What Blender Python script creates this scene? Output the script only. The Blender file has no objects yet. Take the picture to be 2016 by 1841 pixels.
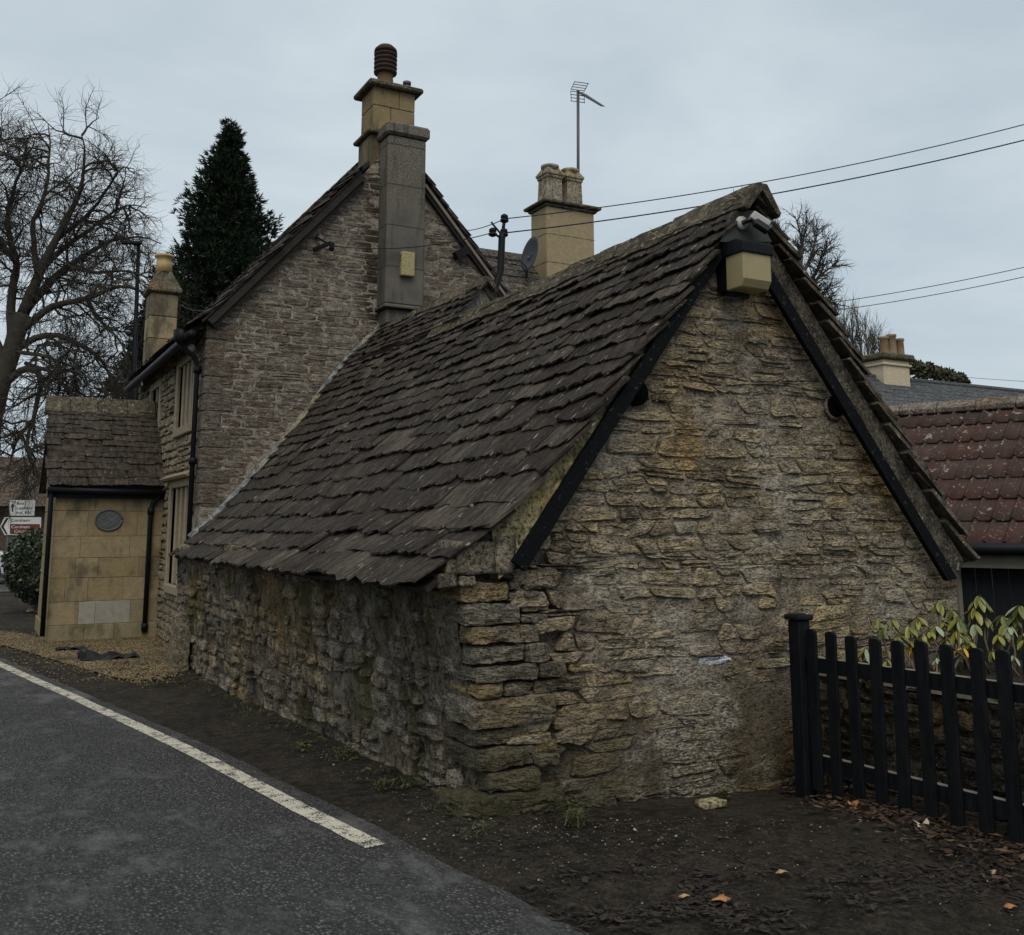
import bpy, bmesh, math, random
import numpy as np
from mathutils import Vector, Matrix, noise as mn

# ------------------------------------------------------------------ camera, sky, sun, exposure
sc = bpy.context.scene
COL = sc.collection
F, CX, YC, HZ = 1950.0, 1008.0, 723.0, 1037.0          # focal length and principal point of the photograph (pixels of a 2016 px wide frame)
PITCH = math.atan((HZ-YC)/F); YAW = math.atan((CX+60)/(F/math.cos(PITCH))); EYE = 1.6
cam = bpy.data.cameras.new('camera'); camo = bpy.data.objects.new('camera', cam); COL.objects.link(camo)
cam.sensor_fit = 'HORIZONTAL'; cam.sensor_width = 36; cam.lens = F/2016*36
cam.shift_y = -(920.5-YC)/2016
cam.clip_start = 0.05; cam.clip_end = 2000
camo.location = (0, 0, EYE); camo.rotation_euler = (math.pi/2+PITCH, 0, -YAW)
sc.camera = camo

SUN_EL, SUN_AZ = 52, 205        # degrees; azimuth clockwise from +Y
world = bpy.data.worlds.new('World'); sc.world = world; world.use_nodes = True
wn = world.node_tree.nodes; wl = world.node_tree.links; wn.clear()
wo = wn.new('ShaderNodeOutputWorld'); bg = wn.new('ShaderNodeBackground'); bg.inputs[1].default_value = 0.1
sky = wn.new('ShaderNodeTexSky'); sky.sky_type = 'NISHITA'; sky.sun_disc = False
sky.sun_elevation = math.radians(SUN_EL); sky.sun_rotation = math.radians(SUN_AZ); sky.dust_density = 3
tc = wn.new('ShaderNodeTexCoord'); mp = wn.new('ShaderNodeMapping'); mp.inputs['Scale'].default_value = (1, 1, 2.4)
wl.new(tc.outputs['Generated'], mp.inputs[0])
n1 = wn.new('ShaderNodeTexNoise'); n1.inputs['Scale'].default_value = 2.1; n1.inputs['Detail'].default_value = 6; n1.inputs['Roughness'].default_value = .52
n1.inputs['Distortion'].default_value = .35
wl.new(mp.outputs[0], n1.inputs['Vector'])
cr = wn.new('ShaderNodeValToRGB'); cr.color_ramp.elements[0].position = .36; cr.color_ramp.elements[1].position = .70
cr.color_ramp.elements[0].color = (4.75, 5.6, 6.2, 1); cr.color_ramp.elements[1].color = (6.9, 7.55, 7.9, 1)
wl.new(n1.outputs['Fac'], cr.inputs[0])
mx = wn.new('ShaderNodeMix'); mx.data_type = 'RGBA'; mx.inputs[0].default_value = .1
wl.new(cr.outputs[0], mx.inputs[6]); wl.new(sky.outputs[0], mx.inputs[7]); wl.new(mx.outputs[2], bg.inputs[0]); wl.new(bg.outputs[0], wo.inputs[0])

sun = bpy.data.lights.new('sun', 'SUN'); suno = bpy.data.objects.new('sun', sun); COL.objects.link(suno)
sun.energy = 1.5; sun.angle = math.radians(40); sun.color = (1, .92, .80)
az = math.radians(SUN_AZ); el = math.radians(SUN_EL)
sdir = Vector((math.sin(az)*math.cos(el), math.cos(az)*math.cos(el), math.sin(el)))
suno.rotation_euler = (-sdir).to_track_quat('-Z', 'Y').to_euler(); suno.location = (0, 0, 40)

sc.view_settings.view_transform = 'Standard'; sc.view_settings.look = 'None'; sc.view_settings.gamma = 1
sc.view_settings.exposure = 0.12; sc.view_settings.use_curve_mapping = False
sc.render.engine = 'CYCLES'

# ------------------------------------------------------------------ helpers
FWD = Vector((math.sin(YAW)*math.cos(PITCH), math.cos(YAW)*math.cos(PITCH), math.sin(PITCH)))
RGT = Vector((math.cos(YAW), -math.sin(YAW), 0)); UPV = RGT.cross(FWD); EYEP = Vector((0, 0, EYE))
def ray(x, y): return FWD*F + RGT*(x-CX) - UPV*(y-YC)
def atY(x, y, Y): r = ray(x, y); return EYEP + r*(Y/r.y)
def atX(x, y, X): r = ray(x, y); return EYEP + r*(X/r.x)
def atZ(x, y, z): r = ray(x, y); return EYEP + r*((z-EYE)/r.z)
def pix(p): d = Vector(p)-EYEP; z = d.dot(FWD); return (CX+F*d.dot(RGT)/z, YC-F*d.dot(UPV)/z, z)
def ss(a, b, x): t = min(1, max(0, (x-a)/(b-a))); return t*t*(3-2*t)
def nz(x, y=0, z=0): return mn.noise(Vector((x, y, z)))
def ground(x, y):
    g = -0.14*ss(6, 12.5, y) + 0.04*ss(13.5, 17, y) + 0.2*ss(18, 30, y)
    return g - 0.1*ss(3, 5, x)*ss(4.1, 5.2, y)*(1-ss(6, 9, y))
def atG(x, y):
    z = 0
    for _ in range(6): p = atZ(x, y, z); z = ground(p.x, p.y)
    return Vector((p.x, p.y, z))

ORG = {}
def _fin(o, parent, origin, label, cat, group, kind):
    COL.objects.link(o); ORG[o.name] = origin.copy()
    if parent: o.parent = parent; o.location = origin-ORG[parent.name]
    else: o.location = origin
    if label: o['label'] = label
    if cat: o['category'] = cat
    if group: o['group'] = group
    if kind: o['kind'] = kind
    return o
def empty(name, loc, label=None, cat=None, group=None, parent=None):
    return _fin(bpy.data.objects.new(name, None), parent, Vector(loc), label, cat, group, None)
def meshdata(name, V, Fc, mat, smooth=False, rnd=None):
    me = bpy.data.meshes.new(name); me.from_pydata([tuple(v) for v in V], [], Fc)
    if mat:
        for m in (mat if isinstance(mat, (list, tuple)) else [mat]): me.materials.append(m)
    if smooth: me.polygons.foreach_set('use_smooth', np.ones(len(me.polygons), dtype=bool))
    if rnd is not None:
        at = me.attributes.new('rnd', 'FLOAT', 'POINT')
        at.data.foreach_set('value', np.full(len(V), rnd, np.float32) if np.isscalar(rnd) else np.asarray(rnd, np.float32))
    me.update(); return me
def mk(name, V, Fc, mat, parent=None, smooth=False, rnd=None, origin=None, label=None, cat=None, group=None, kind=None):
    A = np.array([tuple(v) for v in V], dtype=float)
    if origin is None:
        c = (A.min(0)+A.max(0))/2
        origin = Vector((c[0], c[1], A[:, 2].min())) if parent is None else Vector(c)
    A = A-np.array(origin)
    me = meshdata(name, A.tolist(), Fc, mat, smooth, rnd)
    return _fin(bpy.data.objects.new(name, me), parent, Vector(origin), label, cat, group, kind)

class MB:
    def __init__(s): s.V = []; s.F = []; s.R = []
    def add(s, V, Fc, rnd=0.5):
        o = len(s.V); s.V += [tuple(v) for v in V]; s.F += [tuple(i+o for i in f) for f in Fc]; s.R += [rnd]*len(V); return s
    def box(s, a, b, rnd=.5):
        x0, y0, z0 = a; x1, y1, z1 = b
        return s.add([(x0,y0,z0),(x1,y0,z0),(x1,y1,z0),(x0,y1,z0),(x0,y0,z1),(x1,y0,z1),(x1,y1,z1),(x0,y1,z1)],
                     [(0,3,2,1),(4,5,6,7),(0,1,5,4),(1,2,6,5),(2,3,7,6),(3,0,4,7)], rnd)
    def prism(s, poly, d, rnd=.5):         # polygon (list of 3-D points) extruded by vector d
        n = len(poly); d = Vector(d); P = [Vector(p) for p in poly]; Q = [p+d for p in P]
        return s.add(P+Q, [tuple(range(n))[::-1], tuple(range(n, 2*n))]+[(i, (i+1) % n, n+(i+1) % n, n+i) for i in range(n)], rnd)
    def bar(s, p, q, w, h, up=(0, 0, 1), rnd=.5):
        p = Vector(p); q = Vector(q); d = (q-p).normalized(); u = Vector(up); a = d.cross(u)
        if a.length < 1e-4: a = d.cross(Vector((1, 0, 0)))
        a.normalize(); b = a.cross(d)
        pl = [p+a*w/2+b*h/2, p-a*w/2+b*h/2, p-a*w/2-b*h/2, p+a*w/2-b*h/2]
        return s.prism(pl, q-p, rnd)
    def tube(s, pts, rad, n=8, caps=True, rnd=.5):
        P = [Vector(p) for p in pts]; m = len(P); R = rad if isinstance(rad, (list, tuple)) else [rad]*m
        V = []; Fc = []; a = None
        for i in range(m):
            d = (P[min(i+1, m-1)]-P[max(i-1, 0)]).normalized()
            if a is None:
                a = d.cross(Vector((0, 0, 1)))
                if a.length < .05: a = d.cross(Vector((1, 0, 0)))
            else: a = a-d*a.dot(d)
            a.normalize(); b = d.cross(a)
            for k in range(n):
                t = 2*math.pi*k/n; V.append(P[i]+a*math.cos(t)*R[i]+b*math.sin(t)*R[i])
        for i in range(m-1):
            for k in range(n): Fc.append((i*n+k, i*n+(k+1) % n, (i+1)*n+(k+1) % n, (i+1)*n+k))
        if caps: Fc += [tuple(range(n))[::-1], tuple((m-1)*n+k for k in range(n))]
        return s.add(V, Fc, rnd)
    def lathe(s, c, prof, n=20, rnd=.5, sq=None):   # prof: (radius, z)
        V = []; Fc = []; c = Vector(c)
        for r, z in prof:
            for k in range(n):
                t = 2*math.pi*k/n+(math.pi/4 if n == 4 else 0); V.append((c.x+r*math.cos(t), c.y+r*math.sin(t), c.z+z))
        for i in range(len(prof)-1):
            for k in range(n): Fc.append((i*n+k, i*n+(k+1) % n, (i+1)*n+(k+1) % n, (i+1)*n+k))
        Fc += [tuple(range(n))[::-1], tuple((len(prof)-1)*n+k for k in range(n))]
        return s.add(V, Fc, rnd)
    def obj(s, name, mat, parent=None, smooth=False, **k): return mk(name, s.V, s.F, mat, parent, smooth, s.R, **k)

def bevel(o, w, seg=1, only_sharp=True):
    bm = bmesh.new(); bm.from_mesh(o.data)
    ed = [e for e in bm.edges if not only_sharp or e.calc_face_angle(0) > .6]
    bmesh.ops.bevel(bm, geom=ed, offset=w, segments=seg, affect='EDGES', profile=.6); bm.to_mesh(o.data); bm.free(); return o

# ------------------------------------------------------------------ materials
class NT:
    def __init__(s, name):
        s.m = bpy.data.materials.new(name); s.m.use_nodes = True; s.t = s.m.node_tree; s.n = s.t.nodes; s.n.clear()
        s.o = s.n.new('ShaderNodeOutputMaterial'); s.b = s.n.new('ShaderNodeBsdfPrincipled'); s.t.links.new(s.b.outputs[0], s.o.inputs[0])
    def L(s, a, b): s.t.links.new(a, b)
    def S(s, inp, v):
        if hasattr(v, 'is_output') or isinstance(v, bpy.types.NodeSocket): s.L(v, inp)
        else: inp.default_value = v
    def pos(s, scale=(1, 1, 1), obj=False):
        if obj: o = s.n.new('ShaderNodeTexCoord').outputs['Object']
        else: o = s.n.new('ShaderNodeNewGeometry').outputs['Position']
        if scale == (1, 1, 1): return o
        v = s.n.new('ShaderNodeVectorMath'); v.operation = 'MULTIPLY'; s.L(o, v.inputs[0]); v.inputs[1].default_value = scale; return v.outputs[0]
    def noise(s, vec, scale, detail=4, rough=.55, dist=0):
        t = s.n.new('ShaderNodeTexNoise'); s.L(vec, t.inputs['Vector']); t.inputs['Scale'].default_value = scale
        t.inputs['Detail'].default_value = detail; t.inputs['Roughness'].default_value = rough; t.inputs['Distortion'].default_value = dist; return t.outputs['Fac']
    def voro(s, vec, scale, feat='F1', out='Distance'):
        t = s.n.new('ShaderNodeTexVoronoi'); t.feature = feat; s.L(vec, t.inputs['Vector']); t.inputs['Scale'].default_value = scale; return t.outputs[out]
    def ramp(s, fac, stops):
        r = s.n.new('ShaderNodeValToRGB'); e = r.color_ramp.elements
        while len(e) < len(stops): e.new(.5)
        for k, (p, c) in enumerate(stops):
            e[k].position = p; e[k].color = (*c, 1) if len(c) == 3 else c
        s.S(r.inputs[0], fac); return r.outputs[0]
    def step(s, fac, a, b):
        m = s.n.new('ShaderNodeMapRange'); m.interpolation_type = 'SMOOTHSTEP'; s.S(m.inputs[0], fac); m.inputs[1].default_value = a; m.inputs[2].default_value = b; return m.outputs[0]
    def math(s, op, a, b=0.0, clamp=False):
        m = s.n.new('ShaderNodeMath'); m.operation = op; m.use_clamp = clamp; s.S(m.inputs[0], a); s.S(m.inputs[1], b); return m.outputs[0]
    def mix(s, fac, a, b, mode='MIX'):
        m = s.n.new('ShaderNodeMix'); m.data_type = 'RGBA'; m.blend_type = mode; s.S(m.inputs[0], fac)
        for i, v in ((6, a), (7, b)):
            if isinstance(v, (tuple, list)): m.inputs[i].default_value = (*v, 1) if len(v) == 3 else v
            else: s.L(v, m.inputs[i])
        return m.outputs[2]
    def grey(s, v):
        c = s.n.new('ShaderNodeCombineColor'); [s.S(c.inputs[i], v) for i in range(3)]; return c.outputs[0]
    def attr(s):
        a = s.n.new('ShaderNodeAttribute'); a.attribute_name = 'rnd'; return a.outputs['Fac']
    def objrnd(s): return s.n.new('ShaderNodeObjectInfo').outputs['Random']
    def bump(s, h, strength=.5, dist=.01, prev=None):
        b = s.n.new('ShaderNodeBump'); b.inputs['Strength'].default_value = strength; b.inputs['Distance'].default_value = dist
        s.S(b.inputs['Height'], h)
        if prev is not None: s.L(prev, b.inputs['Normal'])
        return b.outputs[0]
    def done(s, col, rough=.9, normal=None, spec=.3, metal=0):
        s.S(s.b.inputs['Base Color'], (*col, 1) if isinstance(col, tuple) and len(col) == 3 else col)
        s.S(s.b.inputs['Roughness'], rough); s.b.inputs['Specular IOR Level'].default_value = spec; s.b.inputs['Metallic'].default_value = metal
        if normal is not None: s.L(normal, s.b.inputs['Normal'])
        return s.m

def stone_mat(name, cols, bed=2.2, dark=.35, lichen=(.42, .40, .33), lich_t=.62, moss=None, moss_t=(.5, .7), rel=1.0, vary=.6, spots=.5, zmoss=None, axes=None, tone=.9):
    n = NT(name); a = n.attr(); P = n.pos(axes or (1, 1, bed)); Q = n.pos()
    big = n.noise(Q, 1.1, 3); mid = n.noise(P, 9, 6, .65, .3); fine = n.noise(P, 46, 6, .7); pits = n.noise(Q, 95, 3, .6)
    f = n.math('ADD', n.math('MULTIPLY', a, vary), n.math('MULTIPLY', n.math('SUBTRACT', n.noise(Q, 2.3, 4), .2), 1-vary+.25))
    k = len(cols); c = n.ramp(f, [(.12+.76*i/(k-1), cols[i]) for i in range(k)])
    c = n.mix(1, c, n.grey(n.math('ADD', .38, n.math('MULTIPLY', n.step(mid, .28, .72), 1.25))), 'MULTIPLY')
    c = n.mix(1, c, n.grey(n.math('ADD', .62, n.math('MULTIPLY', n.step(fine, .3, .7), .85))), 'MULTIPLY')
    if tone: c = n.mix(1, c, n.ramp(n.noise(Q, tone, 4, .6), [(.36, (1.22, 1.0, .66)), (.5, (1, 1, 1)), (.62, (.98, 1.0, 1.08))]), 'MULTIPLY')
    c = n.mix(n.math('MULTIPLY', n.step(fine, .49, .36), .9), c, (dark*.05, dark*.042, dark*.034))
    c = n.mix(n.math('MULTIPLY', n.step(n.noise(P, 30, 6, .75), .56, .66), .55), c, lichen)
    c = n.mix(n.math('MULTIPLY', n.step(pits, .6, .68), spots), c, lichen)
    c = n.mix(n.math('MULTIPLY', n.math('MULTIPLY', n.step(n.noise(Q, 3.1, 5, .65), lich_t, lich_t+.12), n.step(fine, .42, .6)), .8), c, lichen)
    if moss:
        m = n.step(n.noise(Q, 2.2, 5, .6), *moss_t)
        if zmoss:
            sp = n.n.new('ShaderNodeSeparateXYZ'); n.L(Q, sp.inputs[0])
            m = n.math('MULTIPLY', n.step(n.math('ADD', sp.outputs[2], n.math('MULTIPLY', big, zmoss[2])), zmoss[1], zmoss[0]), n.step(mid, .3, .6))
        c = n.mix(n.math('MULTIPLY', m, .8), c, moss)
    h = n.math('ADD', n.math('MULTIPLY', mid, 1.0), n.math('ADD', n.math('MULTIPLY', fine, .55), n.math('MULTIPLY', pits, .16)))
    return n.done(c, .95, n.bump(h, 1.0, .042*rel), .12)

M = {}
M['gable_stone'] = stone_mat('gable_stone', [(.13,.10,.068), (.24,.19,.125), (.33,.26,.155), (.26,.215,.16), (.36,.285,.165), (.29,.255,.205)], dark=.45, lichen=(.54,.50,.41), moss=(.032,.027,.013), zmoss=(.4,1.15,.6), rel=1.2)
M['gable_mortar'] = stone_mat('gable_mortar', [(.15,.123,.09), (.205,.17,.125), (.25,.215,.165)], bed=1.6, dark=.6, rel=.8, vary=.1, spots=.35, moss=(.032,.026,.013), zmoss=(.45,1.2,.6))
for nm_ in ('gable_stone', 'gable_mortar'):
    nt_ = M[nm_].node_tree; bs_ = [q for q in nt_.nodes if q.type == 'BSDF_PRINCIPLED'][0]; src_ = bs_.inputs['Base Color'].links[0].from_socket
    n = NT.__new__(NT); n.m = M[nm_]; n.t = nt_; n.n = nt_.nodes; n.b = bs_; Q = n.pos(); P = n.pos((1, 1, 2.4))
    lime = n.math('MULTIPLY', n.step(n.noise(Q, 1.35, 5, .62), .47, .60), n.step(n.noise(P, 34, 6, .74), .46, .60))
    dk = n.math('MULTIPLY', n.step(n.noise(n.pos((1.2, 1, 1)), 1.9, 5, .65), .54, .66), n.step(n.noise(P, 20, 6, .75), .42, .6))
    c = n.mix(n.math('MULTIPLY', dk, .62), src_, (.035, .027, .02)); c = n.mix(n.math('MULTIPLY', lime, .78), c, (.52, .48, .40)); n.L(c, bs_.inputs['Base Color'])
M['quoin_stone'] = stone_mat('quoin_stone', [(.09,.077,.054), (.15,.128,.09), (.19,.165,.122), (.26,.185,.085), (.165,.15,.122)], dark=.35, moss=(.05,.05,.018), zmoss=(.3,.95,.6), rel=1.3)
M['side_stone'] = stone_mat('side_stone', [(.14,.115,.082), (.24,.198,.138), (.19,.165,.13), (.31,.27,.21), (.27,.21,.135)], bed=1.2, dark=.35, lichen=(.33,.31,.26), lich_t=.6, moss=(.085,.08,.028), moss_t=(.52,.68), rel=1.9)
M['side_mortar'] = stone_mat('side_mortar', [(.11,.09,.066), (.19,.158,.115), (.25,.215,.165)], bed=.6, dark=.35, lichen=(.3,.28,.24), lich_t=.6, moss=(.075,.07,.026), moss_t=(.5,.66), rel=2.2, vary=.15)
for nm_ in ('side_stone', 'side_mortar'):
    nt_ = M[nm_].node_tree; bs_ = [q for q in nt_.nodes if q.type == 'BSDF_PRINCIPLED'][0]; src_ = bs_.inputs['Base Color'].links[0].from_socket
    n = NT.__new__(NT); n.m = M[nm_]; n.t = nt_; n.n = nt_.nodes; n.b = bs_
    k_ = n.step(n.noise(n.pos((1, 1, .25)), 2.6, 5, .65), .5, .68); w_ = n.step(n.noise(n.pos((1.1, 1.1, .7)), 1.9, 6, .7), .57, .68)
    c = n.mix(n.math('MULTIPLY', k_, .66), src_, (.026, .022, .018)); c = n.mix(n.math('MULTIPLY', w_, .5), c, (.27, .25, .205)); n.L(c, bs_.inputs['Base Color'])
M['house_stone'] = stone_mat('house_stone', [(.095,.075,.058), (.15,.118,.09), (.13,.11,.092), (.19,.155,.12), (.17,.13,.09)], dark=.4, bed=2.6, lichen=(.40,.37,.32), lich_t=.62, rel=1.1, spots=.6, tone=0)
for nm_ in ('house_stone',):
    nt_ = M[nm_].node_tree; bs_ = [q for q in nt_.nodes if q.type == 'BSDF_PRINCIPLED'][0]; src_ = bs_.inputs['Base Color'].links[0].from_socket
    n = NT.__new__(NT); n.m = M[nm_]; n.t = nt_; n.n = nt_.nodes; n.b = bs_; sp = n.n.new('ShaderNodeSeparateXYZ'); n.L(n.pos(), sp.inputs[0])
    wob = n.math('ADD', sp.outputs[0], n.math('MULTIPLY', n.noise(n.pos((1, 1, .7)), 2.5, 5, .65), .6))
    k_ = n.math('MULTIPLY', n.step(wob, 5.28, 5.42), n.step(wob, 5.75, 5.6)); w_ = n.math('MULTIPLY', n.step(wob, 4.75, 5.0), n.step(wob, 5.3, 5.15))
    c = n.mix(n.math('MULTIPLY', k_, .75), src_, (.03, .022, .016)); c = n.mix(n.math('MULTIPLY', w_, n.math('MULTIPLY', n.step(n.noise(n.pos(), 12, 5, .7), .4, .6), .5)), c, (.33, .31, .28)); n.L(c, bs_.inputs['Base Color'])
M['house_mortar'] = stone_mat('house_mortar', [(.18,.155,.125), (.23,.2,.165), (.26,.23,.19)], bed=1.5, dark=.7, rel=.5, vary=.1, tone=0)
M['facade_stone'] = stone_mat('facade_stone', [(.20,.16,.105), (.27,.22,.15), (.24,.2,.145), (.31,.255,.175)], dark=.6, rel=1.1, tone=0)
M['facade_mortar'] = stone_mat('facade_mortar', [(.2,.165,.115), (.27,.225,.16)], dark=.6, rel=.6, vary=.1)
M['kneeler'] = stone_mat('kneeler', [(.13,.11,.08), (.19,.162,.118), (.22,.19,.135)], bed=1.3, dark=.35, rel=1.1, lich_t=.58)
M['fillet'] = stone_mat('fillet', [(.22,.185,.09), (.30,.26,.14), (.26,.225,.14)], bed=.8, dark=.6, rel=.8, vary=.2)
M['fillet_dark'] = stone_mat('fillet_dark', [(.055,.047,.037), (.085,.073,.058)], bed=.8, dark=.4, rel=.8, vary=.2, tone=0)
M['white_stone'] = stone_mat('white_stone', [(.5,.5,.5), (.62,.62,.62)], dark=3, rel=.8)
M['brick_red'] = stone_mat('brick_red', [(.2,.07,.045), (.26,.1,.06)], dark=.6, rel=.6)
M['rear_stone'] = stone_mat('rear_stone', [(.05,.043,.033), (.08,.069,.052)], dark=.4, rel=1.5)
M['cement'] = stone_mat('cement', [(.14,.13,.11), (.2,.185,.16)], bed=.5, dark=1.0, rel=.6, vary=.2)
M['lead'] = stone_mat('lead', [(.13,.14,.135), (.19,.2,.195)], bed=1, dark=1.2, rel=.3, vary=.2, spots=.15)

def slate_mat(name, cols, along=(1, 1, 1), lich=.635, rel=1.0, fl=(.40,.35,.29)):
    n = NT(name); a = n.attr(); Q = n.pos(); P = n.pos(along)
    f = n.math('ADD', n.math('MULTIPLY', a, .75), n.math('MULTIPLY', n.noise(Q, 1.6, 4), .4))
    k = len(cols); c = n.ramp(f, [(.12+.8*i/(k-1), cols[i]) for i in range(k)])
    mid = n.noise(P, 14, 6, .65); fine = n.noise(P, 60, 5, .7)
    c = n.mix(1, c, n.grey(n.math('ADD', .4, n.math('MULTIPLY', n.step(mid, .28, .72), 1.2))), 'MULTIPLY')
    c = n.mix(n.math('MULTIPLY', n.step(fine, .48, .34), .75), c, (.010, .008, .007))
    c = n.mix(n.math('MULTIPLY', n.step(n.noise(P, 21, 5, .6, .4), lich, lich+.05), .85), c, fl)
    c = n.mix(n.math('MULTIPLY', n.step(n.noise(P, 75, 2, .5), .69, .73), .55), c, fl)
    h = n.math('ADD', mid, n.math('MULTIPLY', fine, .6))
    return n.done(c, .9, n.bump(h, 1.0, .032*rel), .12)
SL = [(.024,.019,.016), (.045,.036,.030), (.062,.050,.041), (.042,.037,.033), (.095,.078,.062)]
M['slate'] = slate_mat('slate', SL, (.45, 1.3, .45))
M['slate_verge'] = slate_mat('slate_verge', [(.075,.064,.05), (.11,.095,.066), (.17,.145,.09)], (.45,1.3,.45), lich=.58)
M['slate_right'] = slate_mat('slate_right', [(.055,.046,.037), (.085,.071,.055), (.115,.096,.074)], (.6,1.2,.6), lich=.62)
M['slate_house'] = slate_mat('slate_house', [(.05,.044,.04), (.075,.066,.058), (.095,.082,.07)], (.5,1.2,.5), lich=.66)
M['slate_porch'] = slate_mat('slate_porch', [(.034,.028,.022), (.052,.043,.034), (.07,.057,.045), (.046,.041,.036)], (1.2,.5,.5), lich=.66)
M['ridge'] = slate_mat('ridge', [(.075,.062,.046), (.11,.093,.066), (.135,.115,.08)], (1,.6,1), lich=.58, rel=1.6, fl=(.3,.27,.19))
M['grey_slate'] = slate_mat('grey_slate', [(.07,.075,.08), (.10,.105,.11)], (1, 1, 1), lich=.66, fl=(.3,.31,.31))
M['rear_tile'] = slate_mat('rear_tile', [(.065,.058,.05), (.095,.085,.073)], (1, 1, 1), lich=.6, fl=(.33,.31,.27))

def plain(name, col, rough=.6, spec=.3, metal=0, var=.25, scale=9, bumpd=.002, obj=False, streak=None):
    n = NT(name); P = n.pos(streak or (1, 1, 1), obj)
    f = n.noise(P, scale, 5, .65); c = n.mix(1, col, n.grey(n.math('ADD', 1-var, n.math('MULTIPLY', f, 2*var))), 'MULTIPLY')
    return n.done(c, rough, n.bump(n.noise(P, scale*6, 4, .7), .6, bumpd), spec, metal)
n = NT('black_paint'); P = n.pos((3, 3, .7)); Q = n.pos()
c = n.mix(n.step(n.noise(P, 7, 5, .65), .35, .7), (.0035,.0043,.006), (.009,.0105,.0125)); c = n.mix(n.math('MULTIPLY', n.step(n.noise(Q, 24, 6, .75), .64, .70), .5), c, (.075,.07,.06))
c = n.mix(n.math('MULTIPLY', n.step(n.noise(Q, 3.5, 5, .7), .56, .72), .4), c, (.016,.02,.011))
M['black_paint'] = n.done(c, .6, n.bump(n.noise(n.pos((6, 6, .8)), 30, 4, .7), .7, .004), .14)
M['black_pipe'] = plain('black_pipe', (.007,.008,.010), .5, .14, var=.3)
n = NT('barge_paint'); P = n.pos((1, 3, 1)); fl = n.step(n.noise(P, 26, 5, .7), .6, .68)
M['barge'] = n.done(n.mix(n.math('MULTIPLY', fl, .55), (.0055, .006, .0075), (.10, .095, .085)), .75, n.bump(n.noise(P, 40, 4), .9, .006), .06)
M['old_wood'] = plain('old_wood', (.028,.024,.021), .85, .2, var=.7, scale=5, bumpd=.01, streak=(.5, 4, 4))
M['pale_wood'] = plain('pale_wood', (.17,.15,.125), .85, .2, var=.5, scale=6, bumpd=.006)
M['rail_edge'] = plain('rail_edge', (.26,.235,.19), .8, .2, var=.5, scale=12, bumpd=.003)
M['grey_ply'] = plain('grey_ply', (.05,.05,.05), .8, .2, var=.5, scale=20, bumpd=.003, streak=(.6, 1, 5))
M['plastic_white'] = plain('plastic_white', (.62,.62,.6), .5, .4, var=.12)
M['lens_black'] = plain('lens_black', (.01,.01,.011), .2, .5, var=.1)
M['lead_white'] = plain('lead_white', (.36,.36,.345), .6, .3, var=.2)
M['terracotta'] = plain('terracotta', (.14,.085,.045), .75, .2, var=.6, scale=8, bumpd=.006)
M['terracotta_dark'] = plain('terracotta_dark', (.045,.030,.022), .8, .2, var=.6, scale=10, bumpd=.006)
M['pot_weathered'] = plain('pot_weathered', (.24,.165,.10), .85, .2, var=.6, scale=5, bumpd=.006)
M['buff_pot'] = plain('buff_pot', (.44,.33,.16), .8, .2, var=.4, scale=8, bumpd=.006)
M['stone_pot'] = stone_mat('stone_pot', [(.16,.135,.095), (.24,.205,.145), (.2,.175,.13)], bed=.6, dark=.5, rel=.8)
M['steel'] = plain('steel', (.09,.095,.10), .55, .3, .3, var=.3)
M['dish'] = plain('dish', (.035,.042,.05), .6, .3, var=.2)
M['alu'] = plain('alu', (.05,.055,.055), .6, .3, .2, var=.2)
M['glass'] = plain('glass', (.02,.024,.028), .06, .6, var=.1, bumpd=.0005)
M['wire'] = plain('wire', (.018,.019,.021), .7, .2)
M['hole_shade'] = plain('hole_shade', (.004,.004,.004), .95, .05, var=.1)  # near-black that paints the shade inside the purlin holes

def ashlar_mat(name, cols, stain=(.045,.042,.036), st=(.56,.7), rel=.5, grey=None):
    n = NT(name); a = n.attr(); Q = n.pos()
    f = n.math('ADD', n.math('MULTIPLY', a, .7), n.math('MULTIPLY', n.noise(Q, 2.5, 4), .5)); k = len(cols)
    c = n.ramp(f, [(.15+.75*i/(k-1), cols[i]) for i in range(k)])
    c = n.mix(1, c, n.grey(n.math('ADD', .62, n.math('MULTIPLY', n.noise(Q, 13, 5, .65), .75))), 'MULTIPLY')
    c = n.mix(n.math('MULTIPLY', n.step(n.noise(n.pos((1, 1, .5)), 2.6, 5, .62), *st), .72), c, stain)
    if grey: c = n.mix(n.math('MULTIPLY', n.step(n.noise(Q, 1.6, 4, .6), .58, .64), .6), c, grey)
    return n.done(c, .92, n.bump(n.math('ADD', n.noise(Q, 24, 5, .65), n.math('MULTIPLY', n.noise(Q, 110, 3), .4)), .8, .012*rel), .15)
M['ashlar'] = ashlar_mat('ashlar', [(.20,.155,.085), (.25,.195,.105), (.22,.18,.108), (.275,.22,.13)], st=(.5,.7), grey=None, rel=1.0)
M['ashlar_grey'] = ashlar_mat('ashlar_grey', [(.24,.225,.185), (.29,.27,.225)], st=(.6,.78))
M['ashlar_plinth'] = ashlar_mat('ashlar_plinth', [(.21,.18,.11), (.26,.22,.135)], stain=(.06,.06,.025), st=(.45,.65), rel=1)
M['stack'] = ashlar_mat('stack', [(.18,.135,.07), (.235,.178,.095), (.21,.165,.10)], st=(.46,.64), rel=.8)
M['stack_buff'] = ashlar_mat('stack_buff', [(.28,.225,.135), (.32,.26,.16)], st=(.64,.82), rel=.4)
M['stack_pale'] = ashlar_mat('stack_pale', [(.48,.40,.29), (.53,.45,.33)], st=(.6,.78), rel=.4)
M['dress'] = ashlar_mat('dress', [(.23,.19,.13), (.28,.235,.165)], st=(.62,.78), rel=.4)
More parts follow.
